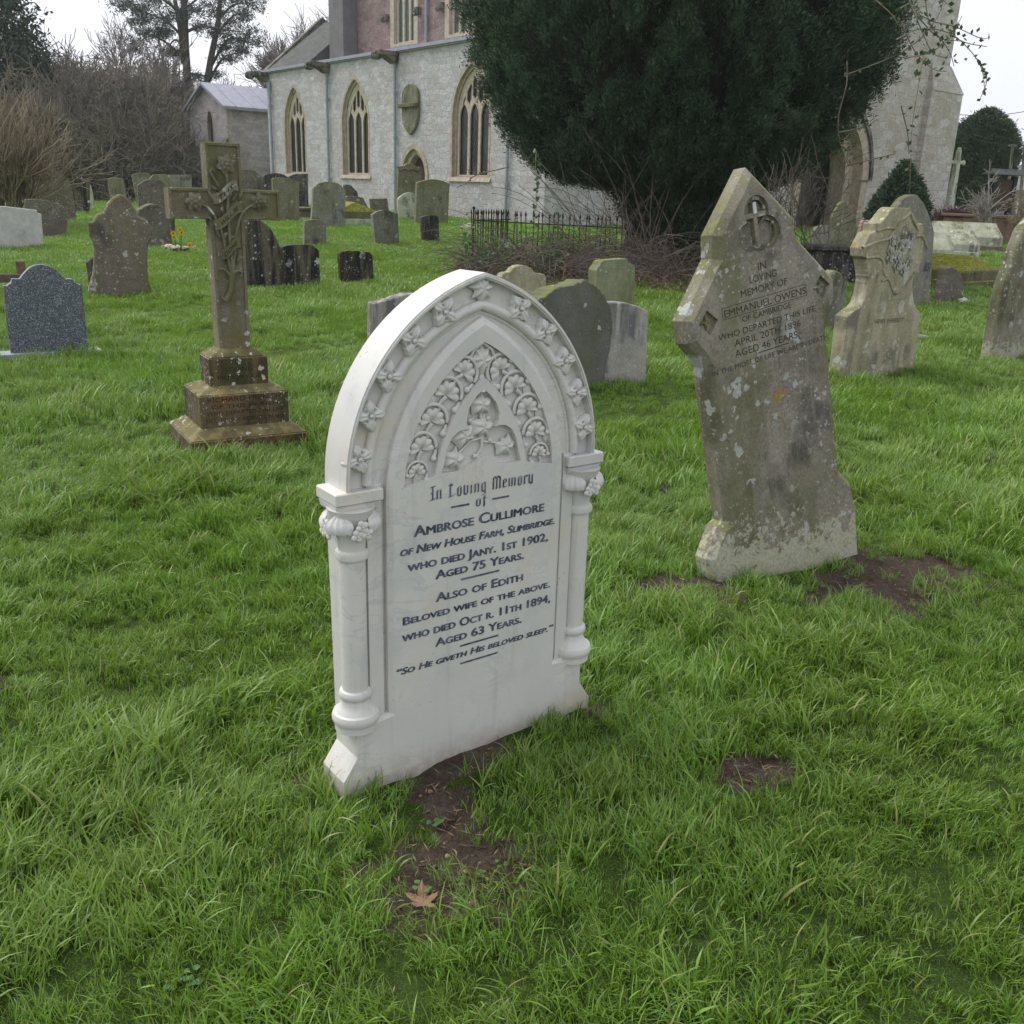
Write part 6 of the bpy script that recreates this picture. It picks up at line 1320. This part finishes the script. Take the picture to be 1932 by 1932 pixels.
# the nearer bare bush at the left
p0 = base(18, 27, 455); R3 = random.Random(61); ln = []
for i in range(46):
    a = R3.uniform(0, 2 * PI); r = R3.uniform(0, .5); ln += branches((r * cos(a), r * sin(a), -.1), (cos(a) * R3.uniform(0, .55) + .02, sin(a) * .5, 1.45), R3.uniform(1.0, 1.6), .036, 3, 3, .62, .74, .17, .20, R3, .0085, 4)
t = empty('bare_bush', p0, 0, 'many-stemmed leafless bush with olive twigs at the left edge', 'shrub'); twig_obj('stems', ln, M_['twig'], t, 3)
# low white wall strip seen under the thicket
A_ = dep(160, 322, 66); B_p = dep(300, 326, 66)
t = empty('boundary_wall', A_, atan2(B_p[1] - A_[1], B_p[0] - A_[0]), 'low grey boundary wall with pale coping under the thicket', 'wall')
Lw = hypot(*(B_p - A_)[:2]); MB().box(-3, Lw + 3, 0, .4, -1.2, 0).build('wall_body', M_['vestry_wall'], t); MB().box(-.2, Lw + .2, -.06, .46, .002, .10).build('coping', M_['white_stone'], t)
# ------------------------------------------------------------------ grass: curved blades in small tufts, scattered over the ground
def tuft(nbl, rad, hmin, hmax, wd, lean, seed, segs=4, spread=.6):
    r = np.random.default_rng(seed); Vs = []; Fs = []; tip = []
    for k in range(nbl):
        a = r.uniform(0, 2 * PI); q = rad * sqrt(r.uniform()); b = np.array([q * cos(a), q * sin(a), 0]); h = r.uniform(hmin, hmax)
        az = r.normal(0, 1.05) + (PI if r.uniform() < .12 else 0); d = np.array([cos(az), sin(az), 0]); sd = np.array([-sin(az), cos(az), 0]); tw = r.normal(0, .5); sd = sd * cos(tw) + np.array([0, 0, sin(tw)]) * .6
        th0 = abs(r.normal(.18, .22)); bend = r.uniform(.35, 1.0) * lean; w0 = wd * r.uniform(.6, 1.3); p = b; base_i = k * (2 * segs + 1)
        for j in range(segs + 1):
            t = j / segs; th = th0 + bend * t * 1.5
            ww = w0 * (1 - t ** 1.6) * (.75 + .5 * min(1, t * 3))
            if j < segs: Vs += [p - sd * ww / 2, p + sd * ww / 2]
            else: Vs.append(p)
            p = p + (d * sin(th) + np.array([0, 0, cos(th)])) * h / segs; p[2] = max(p[2], .002)
        for j in range(segs - 1): Fs.append((base_i + 2 * j, base_i + 2 * j + 1, base_i + 2 * j + 3, base_i + 2 * j + 2))
        Fs.append((base_i + 2 * segs - 2, base_i + 2 * segs - 1, base_i + 2 * segs, base_i + 2 * segs))
    V = np.array(Vs); me = bpy.data.meshes.new('tuft'); me.from_pydata(V.tolist(), [], [f if f[2] != f[3] else f[:3] for f in Fs]); me.polygons.foreach_set('use_smooth', [True] * len(me.polygons)); me.update(); return me
g = G('grass_blades'); geo = g.n('NewGeometry'); po = geo.outputs['Position']; ri = geo.outputs['Random Per Island']; oi = g.n('ObjectInfo').outputs['Random']
base_c = g.mix(g.mr(ri, 0, 1, 0, 1, False), (.105, .225, .016), (.24, .415, .055))
base_c = g.mix(g.mr(g.noise(po, 1.3, 4, .6), .38, .66, 0, .75), base_c, (.19, .285, .045))
base_c = g.mix(g.mr(g.noise(po, 3.1, 4, .6), .56, .74, 0, .6), base_c, (.07, .17, .02))
base_c = g.mix(g.mr(g.math('FRACT', g.math('MULTIPLY', ri, 37.3)), .90, .96, 0, .85), base_c, (.34, .31, .12))
base_c = g.mix(g.mr(g.math('FRACT', g.math('MULTIPLY', ri, 11.7)), .86, .95, 0, .6), base_c, (.22, .35, .15))
b = g.n('BsdfPrincipled', {'Base Color': base_c, 'Roughness': .36, 'Specular IOR Level': .5}); t_ = g.n('BsdfTranslucent', {'Color': g.mix(.5, base_c, (.22, .38, .03))}); mx = g.n('MixShader', {0: .32, 1: b, 2: t_}); g.nt.links.new(mx.outputs[0], g.out.inputs[0]); M_['grass'] = g.m

def inside_foot(x, y, grow=0.):
    m = np.zeros(len(x), bool)
    for fx, fy, hw, hd, a in FOOT:
        c, s = cos(a), sin(a); dx, dy = x - fx, y - fy; u = dx * c + dy * s; v = -dx * s + dy * c; m |= (abs(u) < hw + grow) & (abs(v) < hd + grow)
    return m
def flow(x, y): return 1.9 * np.sin(x * .9 + .5 * np.sin(y * 1.4)) + 1.6 * np.cos(y * .8 - x * .45) + 1.1 * np.sin(x * 2.3 + y * 1.9) + 2.2
_w = [(RNG.uniform(12, 38), RNG.uniform(0, 2 * PI), RNG.uniform(0, 6.28)) for _ in range(10)]
def tus(x, y): return sum(np.sin((x * cos(a) + y * sin(a)) * f + p) for f, a, p in _w) / sqrt(5)
def scatter(y0, y1, dens, margin=1.5):
    A = []
    wmax = .62 * y1 + margin; n = int((y1 - y0) * 2 * wmax * dens); x = RNG.uniform(-wmax, wmax, n); y = RNG.uniform(y0, y1, n); k = abs(x) < .62 * y + margin; return x[k], y[k]
def wallside(x, y):      # not inside the church
    dx, dy = x + 4.82, y - 43; u = dx * .632 - dy * .775; v = dx * .775 + dy * .632; return (v > -.1) & (u > -26) & (u < 13.6)
vg = bpy.data.collections.new('grass_tufts')
def grassfield(name, label, kinds, pts, scl, tilt=.12, alignw=.8, zoff=0.):
    col = bpy.data.collections.new('tufts_of_' + name)
    for i, me in enumerate(kinds):
        me.materials.append(M_['grass']); o = bpy.data.objects.new('tuft_%02d' % i, me); col.objects.link(o)
    x, y = pts; n = len(x)
    me = bpy.data.meshes.new(name); me.vertices.add(n); me.vertices.foreach_set('co', np.stack([x, y, gz(x, y) + zoff], 1).astype(np.float32).ravel())
    rot = np.stack([RNG.normal(0, tilt, n), RNG.normal(0, tilt, n), flow(x, y) + RNG.normal(0, alignw, n)], 1).astype(np.float32)
    a = me.attributes.new('rot', 'FLOAT_VECTOR', 'POINT'); a.data.foreach_set('vector', rot.ravel())
    a = me.attributes.new('scl', 'FLOAT', 'POINT'); a.data.foreach_set('value', np.asarray(scl, np.float32))
    a = me.attributes.new('pick', 'INT', 'POINT'); a.data.foreach_set('value', RNG.integers(0, len(kinds), n).astype(np.int32))
    o = link(name, me, M_['grass']); tag(o, label, 'grass', kind='stuff')
    ng = bpy.data.node_groups.new('scatter_' + name, 'GeometryNodeTree'); ng.interface.new_socket('Geometry', in_out='INPUT', socket_type='NodeSocketGeometry'); ng.interface.new_socket('Geometry', in_out='OUTPUT', socket_type='NodeSocketGeometry')
    N = ng.nodes.new; gi = N('NodeGroupInput'); gout = N('NodeGroupOutput'); ip = N('GeometryNodeInstanceOnPoints'); ci = N('GeometryNodeCollectionInfo'); ci.inputs[0].default_value = col; ci.inputs[1].default_value = True; ci.inputs[2].default_value = True
    def attr(nm, ty): q = N('GeometryNodeInputNamedAttribute'); q.data_type = ty; q.inputs[0].default_value = nm; return [s for s in q.outputs if s.enabled and s.name == 'Attribute'][0]
    Lk = ng.links.new; Lk(gi.outputs[0], ip.inputs['Points']); Lk(ci.outputs[0], ip.inputs['Instance']); ip.inputs['Pick Instance'].default_value = True
    Lk(attr('pick', 'INT'), ip.inputs['Instance Index']); Lk(attr('rot', 'FLOAT_VECTOR'), ip.inputs['Rotation']); Lk(attr('scl', 'FLOAT'), ip.inputs['Scale']); Lk(ip.outputs[0], gout.inputs[0])
    md = o.modifiers.new('scatter', 'NODES'); md.node_group = ng; return o
# near
x, y = scatter(.9, 5.2, 520, .9); ss_ = soil_shape(x, y); k = ~inside_foot(x, y, .012) & ((ss_ < .02) | (RNG.uniform(size=len(x)) < .15)); x, y = x[k], y[k]
hv = .78 + .34 * np.sin(x * 1.7 + 1) * np.cos(y * 1.9) + .22 * np.sin(x * 4.1 - y * 3.3) + .14 * np.sin(x * 9 + y * 8)
grassfield('near_grass', 'thick green winter grass in the foreground, leaning in swirls', [tuft(40, .05, .032, .098, .0038, 1.2, s, 4) for s in range(101, 109)], (x, y), np.clip(hv, .6, 1.35) * np.clip(1 + .30 * tus(x, y), .4, 1.7) * RNG.uniform(.7, 1.3, len(x)) * np.where(ss_[k] > -.45, .7, 1))
x, y = scatter(.9, 4.2, 330, .8); ss_ = soil_shape(x, y); k = ~inside_foot(x, y, .012) & (ss_ < .0); x, y = x[k], y[k]
grassfield('short_grass', 'short dense turf between the longer foreground grass', [tuft(26, .06, .018, .05, .0034, .9, s, 3) for s in range(161, 165)], (x, y), np.clip(1 + .25 * tus(x, y), .5, 1.5) * RNG.uniform(.8, 1.2, len(x)), .3, 3.)
# long coarse blades, in drifts, near the stones and round the bare earth
x, y = scatter(.9, 6., 62, .9); ss_ = soil_shape(x, y); dr = np.sin(x * 2.1 + 2) * np.cos(y * 2.4 + .6) + .6 * np.sin(x * 5 - y * 4)
edge = inside_foot(x, y, .14) | ((ss_ > -.6) & (ss_ < 0.02)); k = ~inside_foot(x, y, .02) & (ss_ < .1) & ((dr > .25) | edge | (RNG.uniform(size=len(x)) < .25)); x, y = x[k], y[k]
grassfield('coarse_grass', 'long coarse pale grass blades standing out of the turf', [tuft(14, .03, .06, .14, .0050, 1.45, s, 5) for s in range(121, 127)], (x, y), RNG.uniform(.6, 1.15, len(x)), .2)
x, y = scatter(5.0, 13., 170, 1.5); k = ~inside_foot(x, y, .01); x, y = x[k], y[k]; hv = .85 + .3 * np.sin(x * 1.1 + 1) * np.cos(y * 1.3) + .2 * np.sin(x * 2.9 - y * 2.3)
grassfield('middle_grass', 'green grass between the headstones in the middle distance', [tuft(40, .09, .04, .11, .0062, 1., s, 3) for s in range(131, 137)], (x, y), np.clip(hv, .4, 1.4) * np.clip(1 + .3 * tus(x * .6, y * .6), .4, 1.7) * RNG.uniform(.8, 1.2, len(x)))
x, y = scatter(12.6, 30., 42, 2.); k = ~inside_foot(x, y, .01) & ~wallside(x, y); x, y = x[k], y[k]
grassfield('far_grass', 'bright green mown grass among the farther headstones', [tuft(44, .19, .04, .105, .014, .9, s, 3) for s in range(141, 146)], (x, y), RNG.uniform(.7, 1.15, len(x)))
x, y = scatter(29.6, 58., 9, 2.); k = ~inside_foot(x, y, .01) & ~wallside(x, y); x, y = x[k], y[k]
grassfield('distant_grass', 'bright green grass by the church wall and under the far trees', [tuft(46, .42, .04, .10, .03, .8, s, 2) for s in range(151, 155)], (x, y), RNG.uniform(.7, 1.1, len(x)))
# weeds, fallen leaves, pebbles on the bare earth
M_['weed'] = leafmat('round_weed_leaves', (.075, .17, .045), (.11, .22, .07), None, .5, .2)
def weed(n, R, seed):
    r = random.Random(seed); b = MB()
    for k in range(n):
        a = r.uniform(0, 6.28); q = R * r.uniform(.4, 1); s = r.uniform(.008, .014); c = (q * cos(a), q * sin(a), r.uniform(.012, .03)); m = 8
        b.add([c] + [(c[0] + s * (1 - .35 * (abs(i) == 0)) * cos(2 * PI * i / m + a), c[1] + s * sin(2 * PI * i / m + a), c[2] + .002 * cos(i * 2)) for i in range(m)], [(0, i + 1, (i + 1) % m + 1) for i in range(m)]); b.tube([(0, 0, 0), (c[0] * .7, c[1] * .7, c[2] * .8), c], .0008, 3)
    return b
wm = [weed(5, .035, s).mesh('weed') for s in (1, 2, 3)]
for m in wm: m.materials.append(M_['weed'])
WP = [(820, 1560), (905, 1650), (870, 1665), (790, 1680), (945, 1630), (1000, 1650), (1640, 1120), (1700, 1085), (1760, 1110), (1665, 1055), (1600, 1090), (1215, 1085), (1240, 1075), (470, 872), (510, 868), (560, 868), (930, 1700), (1380, 1420), (600, 1770), (520, 1790), (330, 1860), (360, 1845), (410, 1600), (300, 1500)]
for i, p in enumerate(WP):
    q = at(*p); o = link('weed', wm[i % 3], None); o.location = (q[0], q[1], float(gz(q[0], q[1])) - .004); o.rotation_euler = (0, 0, i * 1.7); s = random.uniform(.35, .75); o.scale = (s, s, s); tag(o, 'tiny round-leaved weed growing on bare earth or in the grass', 'weed', 'small weeds')
M_['dead_leaf'] = simple('dry_brown_leaf', (.24, .15, .095), .8, .3, 25, .4); M_['dark_leaf'] = simple('wet_dark_leaf', (.05, .032, .026), .6, .3, 25, .3)
def maple(R, curl, seed, name):
    out = []; r = random.Random(seed)
    for k in range(5):
        a = radians(-104 + 52 * k) + PI / 2; ln_ = [.60, .92, 1.05, .95, .62][k] * R
        for da, q in ((-.44, .42), (-.34, .60), (-.27, .62), (-.22, .80), (-.10, .84), (0, 1.), (.10, .84), (.20, .80), (.28, .64), (.36, .60)): out.append((ln_ * q * cos(a + da), ln_ * q * sin(a + da)))
    out.append((0, -.10 * R)); m = len(out); V = [(0, 0, .004)]; Fs = []
    for ring in (.5, 1.):
        for i, (x_, y_) in enumerate(out):
            d = ring * hypot(x_, y_) / R; fold = abs(sin((atan2(y_, x_) - PI / 2) * 180 / 52 / 57.2958 * PI)); V.append((x_ * ring, y_ * ring, .004 + curl * d * d * R * (.6 + .5 * sin(i * .37 + seed)) + .10 * R * fold * d + r.gauss(0, .02) * R * ring))
    for i in range(m): j = (i + 1) % m; Fs += [(0, 1 + i, 1 + j), (1 + i, 1 + m + i, 1 + m + j, 1 + j)]
    b = MB().add(V, Fs); b.tube([(0, -.1 * R, .004), (.05 * R, -.5 * R, .012), (.02 * R, -.85 * R, .02)], .0016, 4); return b
def leafthing(px, R, mat, lab, curl=.25, rz=0., seed=1):
    q = at(*px); o = maple(R, curl, seed, 'fallen_leaf').build('fallen_leaf', M_[mat]); o.location = (q[0], q[1], float(gz(q[0], q[1])) + .006); o.rotation_euler = (.1, .15, rz); tag(o, lab, 'leaf')
leafthing((797, 1712), .052, 'dead_leaf', 'large dry tan lobed leaf on the bare earth before the marble stone', .35, .2, 4)
leafthing((25, 1306), .055, 'dark_leaf', 'wet dark brown leaf in the grass at the left edge', .5, 1.2, 5)
leafthing((8, 1258), .05, 'dark_leaf', 'dark curled leaf at the very left edge above another', .5, 2.2, 6)
leafthing((1258, 932), .07, 'dark_leaf', 'dark shrivelled leaf in the grass left of the gabled headstone', .6, .5, 7)
leafthing((575, 718), .09, 'dead_leaf', 'small brown leaf in the grass right of the cross plinth', .4, 1.9, 8)
M_['pebble'] = simple('tan_pebble', (.30, .215, .135), .85, .5, 90, .5)
PBs = [(812, 1490), (793, 1498), (838, 1588), (845, 1612), (878, 1640), (868, 1645), (920, 1655), (935, 1640), (905, 1625), (1000, 1628), (860, 1690), (1010, 1600), (1650, 1075), (1710, 1120), (1725, 1095), (1600, 1110), (1300, 1120), (1290, 1085), (1245, 1118), (870, 1605), (890, 1700), (560, 872), (580, 880)]
pm = []
for s in range(3):
    bm = bmesh.new(); bmesh.ops.create_icosphere(bm, subdivisions=2, radius=.0075)
    for v in bm.verts: n_ = v.co.normalized(); v.co *= 1 + .22 * sin(n_.x * 3 + s) * cos(n_.y * 5 + s * 2); v.co.z *= .6
    m = bpy.data.meshes.new('pebble'); bm.to_mesh(m); bm.free(); m.materials.append(M_['pebble']); pm.append(m)
for i, p in enumerate(PBs):
    q = at(*p); o = link('pebble', pm[i % 3], None); o.location = (q[0], q[1], float(gz(q[0], q[1])) - .006); o.rotation_euler = (0, 0, i * 2.1); s = random.uniform(.35, 1.05); o.scale = (s, s, s); tag(o, 'small tan pebble on the bare earth', 'pebble', 'pebbles on the bare earth')

# crumbs and clods of earth, bits of straw
M_['crumb'] = simple('earth_crumb', (.11, .078, .053), .95, .4, 60, .5); M_['straw'] = leafmat('straw_bits', (.22, .16, .09), (.33, .26, .15), None, .8, .1)
bm = bmesh.new(); bmesh.ops.create_icosphere(bm, subdivisions=1, radius=1); IV = np.array([v.co[:] for v in bm.verts]); IF = np.array([[v.index for v in f.verts] for f in bm.faces]); bm.free()
x = np.concatenate([RNG.normal(cx, a_ * .75, 900) for cx, cy, a_, b_, r_ in SOIL[:5]]); y = np.concatenate([RNG.normal(cy, b_ * .9, 900) for cx, cy, a_, b_, r_ in SOIL[:5]])
k = (soil_shape(x, y) > -.05) & ~inside_foot(x, y, 0.); x, y = x[k], y[k]; n = len(x); r = .0018 + .0045 * RNG.uniform(0, 1, n) ** 4
V = IV[None] * r[:, None, None] * RNG.uniform(.6, 1.35, (n, len(IV), 1)) * np.array([1, 1, .7]); V += np.stack([x, y, gz(x, y) - .011 + r * .2], 1)[:, None, :]
tag(link('soil_crumbs', npmesh('soil_crumbs', V.reshape(-1, 3), (IF[None] + np.arange(n)[:, None, None] * len(IV)).reshape(-1, 3)), M_['crumb']), 'loose dark crumbs of earth on the bare patches', 'soil crumbs', kind='stuff')
x = np.concatenate([x[::9] + RNG.normal(0, .02, len(x[::9])), RNG.uniform(-2, 2.5, 500)]); y = np.concatenate([y[::9], RNG.uniform(1.2, 4.5, 500)]); C_ = np.stack([x, y, gz(x, y) + RNG.uniform(-.004, .02, len(x))], 1); U_ = frame_rand(len(x)) * np.array([1, 1, .15])
V, Fs = leafcloud(C_, np.full(len(C_), .035), np.full(len(C_), .003), U_, .05); tag(link('straw_bits', npmesh('straw_bits', V, Fs), M_['straw']), 'thin dry straw bits lying on earth and in the turf', 'straw', kind='stuff')

# ------------------------------------------------------------------ damp winter air
b = MB().box(-170, 170, -6, 210, -2.5, 42); hz = b.build('haze', None); hz.display_type = 'WIRE'
hm = bpy.data.materials.new('damp_air'); hm.use_nodes = True; hm.node_tree.nodes.clear(); o_ = hm.node_tree.nodes.new('ShaderNodeOutputMaterial'); pv = hm.node_tree.nodes.new('ShaderNodeVolumePrincipled')
pv.inputs['Color'].default_value = (.95, .96, 1, 1); pv.inputs['Density'].default_value = .0004; pv.inputs['Anisotropy'].default_value = .3; hm.node_tree.links.new(pv.outputs[0], o_.inputs['Volume']); hz.data.materials.append(hm)
tag(hz, 'thin pale damp air over the churchyard', 'haze', kind='stuff'); scene.cycles.volume_bounces = 1
